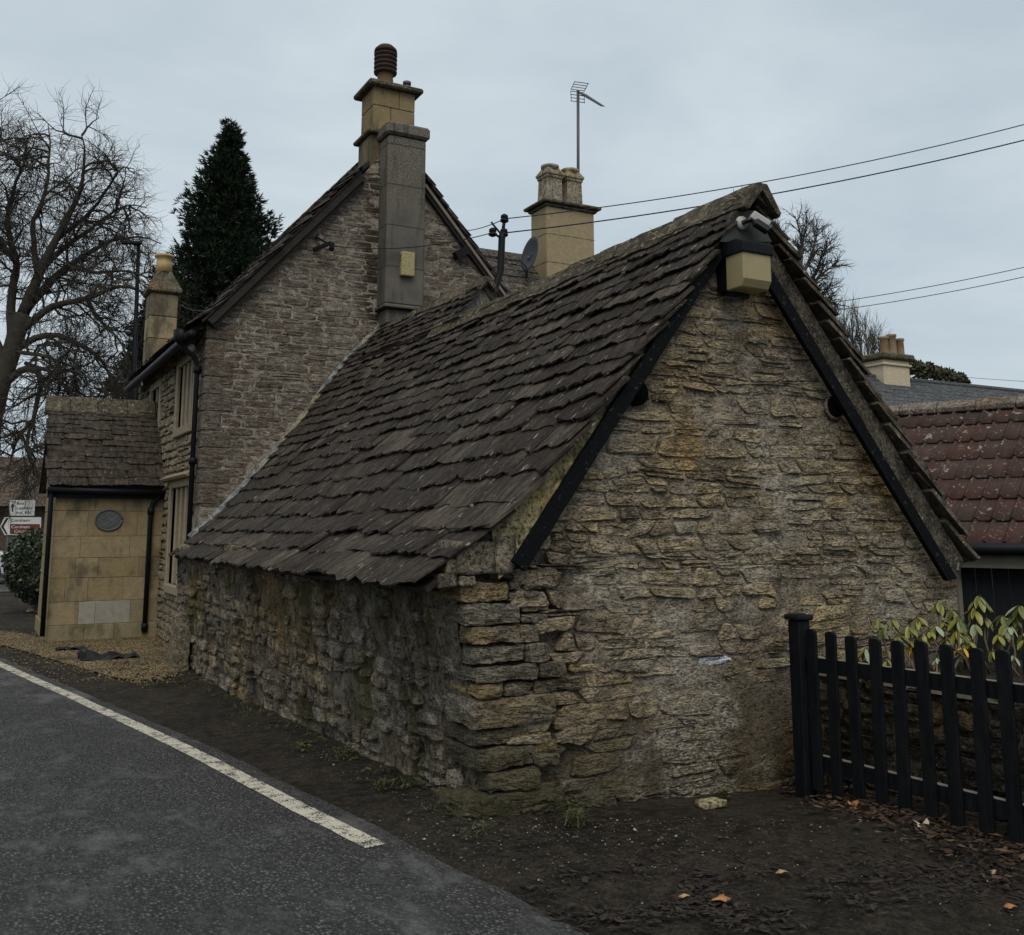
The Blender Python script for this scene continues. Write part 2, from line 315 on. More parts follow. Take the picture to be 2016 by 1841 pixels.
M['stack_slim'] = ashlar_mat('stack_slim', [(.25,.20,.12), (.33,.265,.16), (.15,.125,.085)], st=(.45,.62), rel=.7)
M['cap_stone'] = stone_mat('cap_stone', [(.075,.065,.05), (.12,.105,.075)], bed=.8, dark=.4, moss=(.07,.065,.02), rel=.9)
n = NT('concrete'); Q = n.pos(); pd = n.voro(Q, 60)
sp = n.n.new('ShaderNodeSeparateXYZ'); n.L(Q, sp.inputs[0])
c = n.ramp(n.noise(Q, 2.2, 5, .6), [(.3, (.07,.064,.056)), (.55, (.115,.106,.092)), (.8, (.145,.13,.11))])
up_ = n.step(n.math('ADD', sp.outputs[2], n.math('MULTIPLY', n.noise(Q, 3, 4), 1.4)), 6.6, 7.8)
c = n.mix(n.math('MULTIPLY', up_, .8), c, n.mix(n.step(pd, .3, .5), (.045,.042,.036), (.17,.155,.125)))
ln = n.step(n.math('ABSOLUTE', n.math('SUBTRACT', n.math('FRACT', n.math('MULTIPLY', sp.outputs[2], 1.55)), .5)), .022, .010)
c = n.mix(n.math('MULTIPLY', ln, .8), c, (.04,.036,.032))
c = n.mix(n.math('MULTIPLY', n.step(n.noise(n.pos((3, 3, .4)), 3, 5), .5, .66), .6), c, (.045,.038,.031))
M['concrete'] = n.done(c, .92, n.bump(n.math('ADD', n.noise(Q, 50, 5, .7), n.math('MULTIPLY', pd, up_)), .7, .012), .15)

# ground materials
n = NT('asphalt'); Q = n.pos(); Qd = n.pos((1, .75, 1)); ag = n.voro(Qd, 62); agc = n.voro(Qd, 62, out='Color'); sv = n.n.new('ShaderNodeSeparateColor'); n.L(agc, sv.inputs[0]); big = n.noise(Q, .5, 4, .6); md = n.noise(n.pos((1.5, .8, 1)), 2.2, 10, .78)
worn = n.step(n.math('ADD', md, n.math('MULTIPLY', big, .5)), .72, .86)
gr_ = n.noise(Q, 150, 4, .7)
c = n.ramp(sv.outputs[0], [(0, (.062,.062,.06)), (.5, (.108,.107,.104)), (.85, (.15,.148,.143)), (1, (.21,.207,.2))])
c = n.mix(n.math('MULTIPLY', n.step(ag, .24, .55), .8), c, (.026,.026,.025))
c = n.mix(n.math('MULTIPLY', worn, .62), c, n.mix(n.step(gr_, .35, .65), (.095,.095,.093), (.165,.164,.16)))
c = n.mix(1, c, n.grey(n.math('ADD', .7, n.math('MULTIPLY', n.noise(Q, 1.7, 5), .7))), 'MULTIPLY')
c = n.mix(n.math('MULTIPLY', n.step(n.noise(Q, 210, 2), .67, .73), .2), c, (.24,.235,.225))
hh = n.math('ADD', n.math('MULTIPLY', n.math('SUBTRACT', 1, ag), n.math('SUBTRACT', 1, n.math('MULTIPLY', worn, .8))), n.math('MULTIPLY', gr_, .5))
M['asphalt'] = n.done(c, .88, n.bump(hh, 1.0, .022), .16)
n = NT('mud'); Q = n.pos(); a1 = n.noise(Q, 1.4, 6, .68); a2 = n.noise(Q, 11, 8, .74); a3 = n.noise(Q, 48, 5, .72)
c = n.ramp(n.math('ADD', n.math('MULTIPLY', a1, .6), n.math('MULTIPLY', n.step(a2, .25, .75), .4)), [(.32, (.017,.014,.011)), (.5, (.042,.035,.027)), (.68, (.072,.061,.047))])
c = n.mix(1, c, n.grey(n.math('ADD', .45, n.math('MULTIPLY', n.step(a3, .3, .7), 1.1))), 'MULTIPLY')
c = n.mix(n.math('MULTIPLY', n.step(n.noise(Q, 80, 3, .6), .66, .71), .5), c, (.17,.145,.11))
c = n.mix(n.math('MULTIPLY', n.step(n.noise(n.pos((1, 2.5, 1)), 34, 4, .7), .58, .68), .45), c, (.085,.062,.04))
c = n.mix(n.math('MULTIPLY', n.step(n.noise(Q, .8, 6, .7), .48, .64), .55), c, n.mix(n.step(a3, .35, .65), (.045,.039,.031), (.095,.084,.068)))
M['mud'] = n.done(c, .9, n.bump(n.math('ADD', n.math('MULTIPLY', a2, 1.6), n.math('ADD', a3, n.math('MULTIPLY', n.noise(Q, 130, 3), .3))), 1.0, .035), .12)
n = NT('line_paint'); Q = n.pos(); wv = n.voro(Q, 90); cov = n.step(n.math('ADD', n.noise(Q, 10, 5, .7), n.math('MULTIPLY', wv, .45)), .86, .74)
c = n.mix(cov, (.05,.052,.054), n.mix(n.noise(Q, 22, 5, .7), (.42,.38,.30), (.66,.61,.50)))
M['line'] = n.done(c, .8, n.bump(n.math('ADD', n.math('MULTIPLY', cov, .5), n.math('SUBTRACT', 1, wv)), .8, .006), .25)
def rnd_mat(name, cols, rough=.8, spec=.2, var=.3, use_obj=False, scale=30, trans=0):
    n = NT(name); a = n.objrnd() if use_obj else n.attr(); k = len(cols)
    c = n.ramp(a, [(i/(k-1), cols[i]) for i in range(k)])
    c = n.mix(1, c, n.grey(n.math('ADD', 1-var, n.math('MULTIPLY', n.noise(n.pos(), scale, 4), 2*var))), 'MULTIPLY')
    if trans: n.b.inputs['Subsurface Weight'].default_value = 0
    return n.done(c, rough, None, spec)
M['gravel'] = rnd_mat('gravel', [(.05,.04,.026), (.15,.11,.06), (.24,.18,.09), (.32,.25,.14), (.17,.135,.09)])
M['grit'] = rnd_mat('grit', [(.05,.043,.034), (.10,.088,.07), (.18,.165,.14), (.34,.32,.28)])
M['litter'] = rnd_mat('litter', [(.010,.008,.007), (.018,.012,.010), (.03,.019,.014), (.045,.028,.019), (.12,.075,.048), (.02,.014,.011)], .75)
M['litter_wet'] = rnd_mat('litter_wet', [(.012,.010,.010), (.022,.018,.016), (.034,.026,.022), (.05,.038,.03)], .55, .3)
M['leaf_orange'] = plain('leaf_orange', (.36,.17,.07), .8, .2)
M['leaf_tan'] = plain('leaf_tan', (.36,.25,.13), .8, .2)
M['leaf_pale'] = plain('leaf_pale', (.42,.36,.26), .8, .2)
M['rhodo'] = rnd_mat('rhodo', [(.06,.075,.016), (.10,.115,.022), (.15,.16,.03), (.21,.2,.036), (.26,.25,.05)], .38, .45, .2, True)
M['rhodo_pale'] = rnd_mat('rhodo_pale', [(.22,.27,.16), (.28,.32,.2)], .45, .4, .2, True)
M['rhodo_yellow'] = plain('rhodo_yellow', (.52,.30,.02), .5, .3)
M['stem'] = plain('stem', (.13,.10,.065), .8, .2, var=.5)
M['weed'] = rnd_mat('weed', [(.028,.034,.014), (.055,.065,.022), (.085,.09,.035), (.10,.09,.05)], .7)
M['ivy'] = rnd_mat('ivy', [(.012,.02,.01), (.022,.034,.015), (.035,.05,.022), (.05,.065,.03)], .42, .4)
M['conifer'] = rnd_mat('conifer', [(.006,.011,.007), (.010,.018,.009), (.016,.026,.012), (.026,.035,.018)], .75)
M['bark'] = plain('bark', (.045,.040,.032), .9, .15, var=.5, scale=6, bumpd=.02)
M['twig'] = plain('twig', (.05,.045,.038), .9, .1, var=.3)
M['twig_grey'] = plain('twig_grey', (.11,.105,.09), .9, .1, var=.3)
M['hedge'] = rnd_mat('hedge', [(.035,.038,.022), (.06,.06,.035), (.085,.08,.05)], .8)
n = NT('pantile'); a = n.objrnd(); Q = n.pos()
c = n.ramp(n.math('ADD', n.math('MULTIPLY', a, .7), n.math('MULTIPLY', n.noise(Q, 6, 4), .3)), [(.15, (.042,.026,.022)), (.45, (.064,.032,.026)), (.7, (.052,.034,.029)), (.9, (.082,.042,.031))])
c = n.mix(1, c, n.grey(n.math('ADD', .6, n.math('MULTIPLY', n.noise(Q, 16, 4, .65), .8))), 'MULTIPLY')
c = n.mix(n.math('MULTIPLY', n.step(n.noise(Q, 2.2, 4, .6), .52, .68), .6), c, (.04,.036,.03))
c = n.mix(n.math('MULTIPLY', n.step(n.noise(Q, 7, 5, .6), .62, .67), .75), c, (.33,.28,.24))
c = n.mix(n.math('MULTIPLY', n.step(n.noise(Q, 32, 3, .5), .66, .7), .7), c, (.42,.36,.31))
M['pantile'] = n.done(c, .85, n.bump(n.noise(Q, 60, 4), .6, .006), .2)
M['ridge_tile'] = stone_mat('ridge_tile', [(.13,.105,.085), (.18,.145,.115)], bed=1, dark=.5, rel=.8, lich_t=.55)
M['dark_board'] = plain('dark_board', (.014,.016,.02), .75, .2, var=.5, scale=5, streak=(4, 4, .4))
M['cream'] = plain('cream', (.22,.205,.16), .7, .2)
M['sign_white'] = plain('sign_white', (.62,.63,.60), .5, .3, var=.08)
M['sign_black'] = plain('sign_black', (.012,.012,.013), .5, .3)
M['sign_brown'] = plain('sign_brown', (.13,.035,.025), .5, .3, var=.1)
M['sign_text_white'] = plain('sign_text_white', (.7,.7,.68), .5, .3, var=.05)
M['car_paint'] = plain('car_paint', (.55,.57,.60), .25, .5, .2, var=.04, bumpd=.0002)
M['tyre'] = plain('tyre', (.015,.015,.015), .85, .2)
M['alloy'] = plain('alloy', (.35,.36,.37), .35, .5, .7)
M['car_dark'] = plain('car_dark', (.02,.021,.022), .6, .3)
M['lamp_glass'] = plain('lamp_glass', (.5,.5,.5), .15, .5)
M['far_wall'] = stone_mat('far_wall', [(.085,.062,.048), (.115,.086,.066)], dark=.6, rel=.6, vary=.2, tone=0)
M['sheet'] = plain('sheet', (.015,.016,.018), .5, .4, var=.3)
n = NT('diffuser'); Q = n.pos()
M['diffuser'] = n.done(n.mix(n.noise(Q, 7, 4), (.25,.205,.10), (.34,.29,.16)), .45, n.bump(n.noise(Q, 60, 3), .3, .002), .35)
n = NT('alarm'); Q = n.pos((1, 1, 1))
M['alarm_box'] = n.done(n.mix(n.step(n.noise(Q, 32, 4, .6), .46, .62), (.33,.285,.14), (.2,.165,.085)), .6, None, .3)

# ------------------------------------------------------------------ shape generators
def stone_geo(cell, prot, rng, N=20, back=-.05, sq=.4, rough=.10, tilt=.35, amp=.007, bed=2.6):
    """cell: 4 (u,v) corners BL BR TR TL -> verts (u,v,n), faces; a rough, bedded, mostly flat-faced stone"""
    (a, b, c, d) = cell
    s0 = rng.random()*100; V = []; Fc = []
    tu = rng.uniform(-tilt, tilt); tv = rng.uniform(-tilt, tilt*.6)
    wd = math.dist(a, b); hd = math.dist(a, d)
    def q(x, y):
        u, v = (x+1)/2, (y+1)/2
        return ((a[0]*(1-u)+b[0]*u)*(1-v)+(d[0]*(1-u)+c[0]*u)*v, (a[1]*(1-u)+b[1]*u)*(1-v)+(d[1]*(1-u)+c[1]*u)*v)
    per = []
    for k in range(N):
        t = 2*math.pi*(k+.5)/N; x, y = math.cos(t), math.sin(t)
        x = math.copysign(abs(x)**sq, x); y = math.copysign(abs(y)**sq, y)
        j = .018*mn.noise(Vector((x*wd*9+s0, y*hd*14, s0)))+.014*mn.noise(Vector((x*wd*34+s0, y*hd*34, s0+9)))
        per.append((x*(1-rough*(.3+.7*rng.random())+j/max(wd, .02)), y*(1-rough*(.3+.7*rng.random())+1.6*j/max(hd, .02))))
    rings = [(1.0, back), (1.02, prot*.1), (.97, prot*.72), (.86, prot), (.66, prot), (.45, prot*1.05), (.22, prot*1.05)]
    for i, (r, n_) in enumerate(rings):
        for (x, y) in per:
            uu, vv = q(x*r, y*r); f = 0 if i == 0 else (.4 if i == 1 else 1)
            fr = mn.noise(Vector((uu*9+s0, vv*9*bed, s0)))*1.1+.95*mn.noise(Vector((uu*22, vv*22*bed+s0, 3)))+.75*mn.noise(Vector((uu*52+s0, vv*52*bed, 7)))
            V.append((uu, vv, n_+(prot*(tu*x+tv*y)*r if n_ > 0 else 0)+f*amp*fr*1.25))
    uu, vv = q(0, 0); V.append((uu, vv, prot*1.05+amp*mn.noise(Vector((s0, 0, 3)))))
    m = len(rings)
    for i in range(m-1):
        for k in range(N): Fc.append((i*N+k, i*N+(k+1) % N, (i+1)*N+(k+1) % N, (i+1)*N+k))
    for k in range(N): Fc.append(((m-1)*N+k, (m-1)*N+(k+1) % N, m*N))
    return V, Fc

def rubble(u0, u1, v0, v1, hr, wr, rng, gap=.008, wav=.02, split=.18, slant=.02):
    v = v0; i = 0; cells = []
    while v < v1:
        h = rng.uniform(*hr)
        lo = lambda u, i=i, v=v: v+wav*mn.noise(Vector((u*1.7, i*3.7, 1.1)))
        hi = lambda u, i=i, v=v, h=h: v+h+wav*mn.noise(Vector((u*1.7, (i+1)*3.7, 1.1)))
        u = u0-rng.random()*wr[0]; js = rng.uniform(-slant, slant)
        while u < u1:
            w = rng.uniform(*wr)*(.75+.5*h/hr[1]); jn = rng.uniform(-slant, slant)
            parts = [(0, 1)]
            if rng.random() < split: m = rng.uniform(.38, .62); parts = [(0, m), (m, 1)]
            for (p, q) in parts:
                def P(uu, f, jj): b, t = lo(uu), hi(uu); return (uu+jj*(f-.5)*2, b+(t-b)*f)
                a_, b_, c_, d_ = P(u, p, js), P(u+w, p, jn), P(u+w, q, jn), P(u, q, js)
                g = gap*rng.uniform(.7, 1.5)
                cells.append([(a_[0]+g, a_[1]+g), (b_[0]-g, b_[1]+g), (c_[0]-g, c_[1]-g), (d_[0]+g, d_[1]-g)])
            u += w; js = jn
        v += h; i += 1
    return cells
def ctr(c): return (sum(p[0] for p in c)/4, sum(p[1] for p in c)/4)

def rock(c, half, rng, n=4, round_=.35, amp=.02, freq=4):
    n += 3; round_ *= .6
    c = Vector(c); half = Vector(half); idx = {}; V = []; Fc = []; s0 = rng.random()*50
    def vid(p):
        k = tuple(round(x*1000) for x in p)
        if k not in idx:
            q = Vector(p); sph = q.normalized()*1.25; q = q.lerp(sph, round_)
            w = Vector((q.x*half.x, q.y*half.y, q.z*half.z)); nn = q.normalized()
            wb = Vector((w.x, w.y, w.z*2.4)); d = amp*(mn.noise(w*freq+Vector((s0, 0, 0)))*1.2+.7*mn.noise(wb*freq*2.4+Vector((0, s0, 0)))+.45*mn.noise(wb*freq*6+Vector((0, s0, 5))))
            idx[k] = len(V); V.append(c+w+nn*d)
        return idx[k]
    for ax in range(3):
        for sg in (-1, 1):
            for i in range(n):
                for j in range(n):
                    q = []
                    for (a, b) in ((0, 0), (1, 0), (1, 1), (0, 1)):
                        u, v = -1+2*(i+a)/n, -1+2*(j+b)/n; p = [0, 0, 0]; p[ax] = sg; p[(ax+1) % 3] = u; p[(ax+2) % 3] = v; q.append(vid(p))
                    Fc.append(tuple(q if sg > 0 else q[::-1]))
    return V, Fc

def tile_geo(w, L, t, rng, nx=9, ny=3, rag=.02, nlow=.045, warp=.006):
    """a across (centred), b up-slope from lower edge, n out -> verts, faces (closed slab)"""
    s0 = rng.random()*100; V = []; Fc = []; sk = rng.uniform(-.02, .02)*w*3; cn = [rng.random()*rag*1.2 if rng.random() < .5 else 0 for _ in range(2)]
    for lay in (0, 1):
        for j in range(ny):
            for i in range(nx):
                fx = i/(nx-1); fy = j/(ny-1); a = (fx-.5)*w; b = L*fy
                if j == 0:
                    b += rag*(mn.noise(Vector((fx*3.2+s0, 1.3, 0)))*1.5+.8*mn.noise(Vector((fx*11+s0, 2.3, 0)))+.45*rng.uniform(-1, 1))+sk*(fx-.5)
                    if i == 0: b += cn[0]
                    if i == nx-1: b += cn[1]
                if i in (0, nx-1): a += rag*.35*mn.noise(Vector((fy*3+s0, 5.1+fx, 0)))
                nn = nlow*(1-fy)+warp*mn.noise(Vector((fx*2+s0, fy*2, 3)))
                edge = .35*t if (lay and (j == 0 or i in (0, nx-1))) else 0
                V.append((a, b, nn+(t-edge if lay else 0)))
    m = nx*ny
    for j in range(ny-1):
        for i in range(nx-1):
            k = j*nx+i; Fc.append((m+k, m+k+1, m+k+nx+1, m+k+nx)); Fc.append((k, k+nx, k+nx+1, k+1))
    for i in range(nx-1): Fc.append((i, i+1, m+i+1, m+i)); k = (ny-1)*nx+i; Fc.append((k+1, k, m+k, m+k+1))
    for j in range(ny-1):
        k = j*nx; Fc.append((k+nx, k, m+k, m+k+nx)); k = j*nx+nx-1; Fc.append((k, k+nx, m+k+nx, m+k))
    return V, Fc

def show_size(V):   # rough apparent size used to choose which pieces stay single
    c = Vector(np.mean(np.array([tuple(v) for v in V]), axis=0)); A = np.array([pix(v)[:2] for v in V[::3]])
    d = A.max(0)-A.min(0); x, y, z = pix(c)
    return d[0]*d[1]*(1 if (-30 < x < 2046 and -30 < y < 1871) else .01)
def emit(pieces, name, rest_name, mat, parent, limit=300, smooth=True, min_px=60):
    """pieces: (V, F, rnd[, material, name]).  The largest become single parts, the rest one joined part."""
    order = sorted(range(len(pieces)), key=lambda i: -show_size(pieces[i][0])); rest = MB()
    for r, i in enumerate(order):
        p = pieces[i]; mt = p[3] if len(p) > 3 and p[3] else mat
        if r < limit and show_size(p[0]) > min_px: mk(p[4] if len(p) > 4 else name, p[0], p[1], mt, parent, smooth, p[2])
        else: rest.add(p[0], p[1], p[2])
    if rest.V: rest.obj(rest_name, mat, parent, smooth, kind='stuff')

# ------------------------------------------------------------------ ground, road, line
def axis(parts):
    out = []
    for a, b, st in parts: out += list(np.arange(a, b, st))
    return out+[parts[-1][1]]
gx = axis([(-400, -40, 60), (-40, -8, 4), (-8, -1, .6), (-1, 1.4, .2), (1.4, 6.4, .07), (6.4, 8, .2), (8, 20, 1), (20, 60, 8), (60, 420, 60)])
gy = axis([(-60, -4, 8), (-4, 1, .8), (1, 3, .2), (3, 9, .07), (9, 14, .16), (14, 24, .4), (24, 60, 4), (60, 660, 60)])
V = []; Fc = []
for y in gy:
    for x in gx:
        near = 1 if (-1 < x < 8 and 1 < y < 15) else 0
        V.append((x, y, ground(x, y)-.012+near*(.012*nz(x*2.1, y*2.1)+.010*nz(x*7, y*7, 4)+.006*nz(x*19, y*19, 6))))
nx_ = len(gx)
for j in range(len(gy)-1):
    for i in range(nx_-1): Fc.append((j*nx_+i, j*nx_+i+1, (j+1)*nx_+i+1, (j+1)*nx_+i))
mk('ground', V, Fc, M['mud'], None, True, .5, label='dark muddy verge with trodden earth around the stone building', cat='ground', kind='structure')

LINEP = [(741, 1672), (668, 1636), (595, 1599), (487, 1542), (379, 1485), (260, 1428), (135, 1370), (5, 1312), (-150, 1252)]
LW = [atG(*p) for p in LINEP]
def dense(pts, st=.12):
    out = []
    for i in range(len(pts)-1):
        a, b = pts[i], pts[i+1]; k = max(1, int((b-a).length/st))
        for j in range(k): out.append(a.lerp(b, j/k))
    return out+[pts[-1]]
def smooth_pts(p, it=3):
    for _ in range(it): p = [p[0]]+[(p[i-1]+p[i]*2+p[i+1])/4 for i in range(1, len(p)-1)]+[p[-1]]
    return p
lc = smooth_pts(dense(LW, .1), 12)
edge = [Vector((2.75, -6, 0)), Vector((2.62, 1, 0)), Vector((2.45, 2.6, 0)), Vector((2.28, 3.6, 0)), Vector((2.18, 4.4, 0))]+[p+Vector((.2, 0, 0)) for p in lc[3::6]]
last = edge[-1]; edge += [last+Vector((-1.1, 3, 0)), last+Vector((-3.5, 8, 0)), last+Vector((-9, 17, 0))]
edge = smooth_pts(dense(edge, .2), 4)
V = []; Fc = []; OFF = [0, .06, .2, .4, .8, 1.3, 2, 3, 4.5, 6.5, 9]
for k, e in enumerate(edge):
    jit = .05*nz(e.y*2.3, 3)+.03*nz(e.y*7, 9)
    for q, o in enumerate(OFF):
        x = e.x+jit*(q < 4)-o; V.append((x, e.y, ground(x, e.y)+.012-(.012 if q == 0 else 0)+(.008*nz(x*.8, e.y*.8) if q > 2 else 0)*0))
w = len(OFF)
for k in range(len(edge)-1):
    for q in range(w-1): Fc.append((k*w+q, (k+1)*w+q, (k+1)*w+q+1, k*w+q+1))
mk('road', V, Fc, M['asphalt'], None, True, .5, label='grey worn asphalt road running past the stone building', cat='road', kind='structure')
rw = random.Random(5); V = []; Fc = []
for k, p in enumerate(lc):
    t = (lc[min(k+1, len(lc)-1)]-lc[max(k-1, 0)]).normalized(); s_ = Vector((t.y, -t.x, 0))
    for f in (-.06, -.02, .02, .06):
        q = p+s_*(f+(.006*nz(p.y*9, f*40) if abs(f) > .05 else 0)); V.append((q.x, q.y, ground(q.x, q.y)+.0165))
for k in range(len(lc)-1):
    for f in range(3): Fc.append((k*4+f, k*4+f+1, (k+1)*4+f+1, (k+1)*4+f))
mk('road_edge_line', V, Fc, M['line'], None, True, .5, label='worn cream painted edge line along the road', cat='road marking', kind='structure')
# road that crosses behind the porch
V = [(-30, 24.5, 0), (7, 27.5, 0), (40, 34, 0), (40, 41, 0), (5, 34, 0), (-30, 32, 0)]
V = [(x, y, ground(x, y)+.004) for x, y, z in V]; mk('cross_road', V, [(0, 1, 2, 3, 4, 5)], M['asphalt'], None, False, .5, label='grey road crossing beyond the porch', cat='road', kind='structure')

# ------------------------------------------------------------------ outbuilding: walls
GY = 5.25
barn = empty('stone_outbuilding', (4.7, 9.4, 0), 'low rubble stone outbuilding with steep stone tiled roof beside the road', 'outbuilding')
def XL(z):
    if z < 1.32: return 2.67-.17*z/1.28
    return 2.84+(z-1.38)*.787
def XR(z):
    if z < 1.25: return 6.72
    return 6.60-(z-1.25)*.80
PATCH = [(4.15, .66, .30, .085), (4.64, .42, .30, .26), (4.80, .12, .2, .2), (4.05, 1.0, .17, .05), (4.42, 2.22, .10, .14), (5.0, 1.75, .10, .2), (4.95, 1.0, .2, .12), (3.35, 1.18, .08, .16), (3.45, .78, .07, .13), (4.55, 1.05, .12, .1)]
def in_patch(x, z): return any(((x-a)/c)**2+((z-b)/d)**2 < 1 for a, b, c, d in PATCH)
V = []; Fc = []; NU, NV = 200, 190
for j in range(NV+1):
    z = -.35+(3.78+.35)*j/NV; l = XL(z)+(.05 if z < 1.3 else -.05); r = max(XR(z)+.03, l+.01)
    for i in range(NU+1):
        x = l+(r-l)*i/NU; dp = .12*(1-ss(2.95, 3.4, x-max(0, z-1.3)*.787))*(1-ss(1.2, 1.5, z))
        pt = max([0]+[1-((x-a)/c)**2-((z-b)/d)**2 for a, b, c, d in PATCH]); 
        nn = -.008-dp+.009*nz(x*4, z*6)+.009*nz(x*13, z*24, 3)+.007*nz(x*30, z*50, 5)*(1-.8*ss(0, .4, pt))+.012*ss(0, .5, pt)
        V.append((x, GY-nn, z))
for j in range(NV):
    for i in range(NU): k = j*(NU+1)+i; Fc.append((k, k+1, k+NU+2, k+NU+1))
b0 = len(V); ring = [j*(NU+1) for j in range(NV+1)]+[j*(NU+1)+NU for j in range(NV, -1, -1)]
for i in ring: V.append((V[i][0], GY+.4, V[i][2]))
m = len(ring)
for i in range(m): Fc.append((ring[i], b0+i, b0+(i+1) % m, ring[(i+1) % m]))
Fc.append(tuple(b0+i for i in range(m)))
gable = mk('gable_wall', V, Fc, M['gable_mortar'], barn, True, .5)

rng = random.Random(11); pieces = []
HOLES = [(3.75, 2.46, .085), (5.53, 2.47, .075)]
marks = [(atY(1765, 1025, GY), M['white_stone']), (atY(1772, 1070, GY), M['brick_red']), (atY(1430, 1290, GY), M['white_stone']), (atY(1480, 1312, GY), M['white_stone'])]
def gcells():
    cs = rubble(2.5, 6.75, -.16, 3.7, (.042, .135), (.09, .38), rng, .004, .055, .3, .05)
    out = []
    for c in cs:
        u, v = ctr(c)
        if u < XL(v)+.02 or u > XR(v)+.02: continue
        if v < 1.34 and u < 2.95: continue            # the quoins stand here
        if in_patch(u, v) and rng.random() < .85: continue
        if any((u-a)**2+(v-b)**2 < (r+.035)**2 for a, b, r in HOLES): continue
        if rng.random() < .10: continue
        c = [(min(max(x, XL(z)-.03), XR(z)+.04), z) for x, z in c]
        if abs(c[1][0]-c[0][0]) < .03 and abs(c[2][0]-c[3][0]) < .03: continue
        out.append(c)
    return out
for c in gcells():
    u, v = ctr(c); loose = 1-ss(2.9, 3.5, u)*1.0 if v < 1.6 else 0
    pr = (rng.uniform(-.006, .003) if rng.random() < .38 else rng.uniform(.002, .017))*(1-.5*loose)+.04*loose*rng.random()
    if v < .35: pr *= 1.2
    G, f = stone_geo(c, pr, rng, 20, -.05, rng.uniform(.26, .5), .12, .5, .0062)
    W = [(x, GY-nn, z) for x, z, nn in G]; r = rng.random(); mt = None
    for p, mm in marks:
        if abs(p.x-u) < .11 and abs(p.z-v) < .045: mt = mm
    pieces.append((W, f, r, mt))
print('gable stones', len(pieces))
gable_pieces = pieces

# quoins, built as blocks that wrap the corner
qr = random.Random(3); z = -.06; qs = []
rowsP = [.17, .12, .13, .10, .17, .085, .10, .11, .11, .13, .12, .075]
for i, h in enumerate(rowsP):
    x0 = XL(z+h/2)-.015+qr.uniform(-.015, .015); big = i in (0, 4)
    lx = qr.uniform(.30, .40) if not big else .55; ly = qr.uniform(.25, .5)
    if i == 5: lx = .16
    x0 += qr.uniform(-.035, .03); c = (x0+lx/2, GY-.035+ly/2+qr.uniform(-.035, .02), z+h/2+.004)
    W, f = rock(c, (lx/2, ly/2, h/2-.009), qr, 7, .22, .016, 6); qs.append((W, f, qr.random()))
    # second, smaller stones beside it
    x = x0+lx+.012; end = 2.97+qr.uniform(-.02, .06)
    while x < end:
        ww = qr.uniform(.08, .2); k = 2 if (h > .11 and qr.random() < .7) else 1
        for t in range(k):
            hh = h/k; W, f = rock((x+ww/2, GY+.06+qr.uniform(-.035, .03), z+hh*(t+.5)), (ww/2-.006, .085, hh/2-.008), qr, 4, .3, .010, 10); qs.append((W, f, qr.random()))
        x += ww+.008
    z += h
for W, f, r in qs: mk('quoin_stone', W, f, M['quoin_stone'], gable, False, r)
emit(gable_pieces, 'stone', 'small_stones', M['gable_stone'], gable, 300, False)

# side wall along the road
def SX(y, z): return 2.67-.13*ss(5.25, 12, y)-(.17-.08*ss(5.25, 12, y))*max(0, z)/1.25+.035*nz(y*.9, z*1.4, 2)
V = []; Fc = []; NU, NV = 420, 80
def sdisp(y, z): return .020*nz(y*3.1, z*3.6, 5)+.018*nz(y*8, z*8, 1)+.014*nz(y*19, z*21, 2)+.008*nz(y*40, z*44, 3)
for j in range(NV+1):
    for i in range(NU+1):
        y = GY+.1+(14-.1-GY)*i/NU; z = -.4+(1.27+.4)*j/NV
        V.append((SX(y, z)+.015-sdisp(y, z), y, z))
for j in range(NV):
    for i in range(NU): k = j*(NU+1)+i; Fc.append((k, k+NU+1, k+NU+2, k+1))
b0 = len(V); ring = [i for i in range(NU+1)]+[NV*(NU+1)+i for i in range(NU, -1, -1)]
for i in ring: V.append((V[i][0]+.4, V[i][1], V[i][2]))
m = len(ring)
for i in range(m): Fc.append((ring[i], ring[(i+1) % m], b0+(i+1) % m, b0+i))
Fc.append(tuple(b0+i for i in range(m)))
side = mk('side_wall', V, Fc, M['side_mortar'], barn, True, .5)
rng = random.Random(21); sp_ = []
for c in rubble(GY+.3, 13.9, -.25, 1.28, (.09, .19), (.12, .34), rng, .010, .05, .2, .04):
    u, v = ctr(c)
    if rng.random() < .16 or (v > .85 and rng.random() < .5): continue
    pr = rng.uniform(-.006, .026); G, f = stone_geo(c, pr, rng, 18, -.07, rng.uniform(.3, .6), .16, .8, .010, 1.3)
    sp_.append(([(SX(y, z)-nn, y, z) for y, z, nn in G], [q[::-1] for q in f], rng.random()))
print('side stones', len(sp_))
emit(sp_, 'stone', 'small_stones', M['side_stone'], side, 190, False)
# foundation stones at the foot of the near corner
fr = random.Random(4)
for (x, y, lx, ly, h) in [(2.62, 5.40, .26, .34, .14), (2.98, 5.28, .24, .2, .10), (3.36, 5.25, .3, .18, .08)]:
    W, f = rock((x, y, ground(x, y)+h*.22), (lx/2, ly/2, h/2), fr, 8, .35, .03, 7); mk('footing_stone', W, f, M['quoin_stone'], gable, False, fr.random())
# far and right walls (behind)
MB().box((6.3, GY+.42, -.4), (6.7, 14, 1.3)).obj('wall', M['gable_mortar'], barn)
# pale guard stone at the far end of the side wall
W, f = rock((2.42, 13.2, .10), (.10, .13, .42), fr, 6, .25, .02, 5); mk('guard_stone', W, f, M['kneeler'], barn, False, .5)

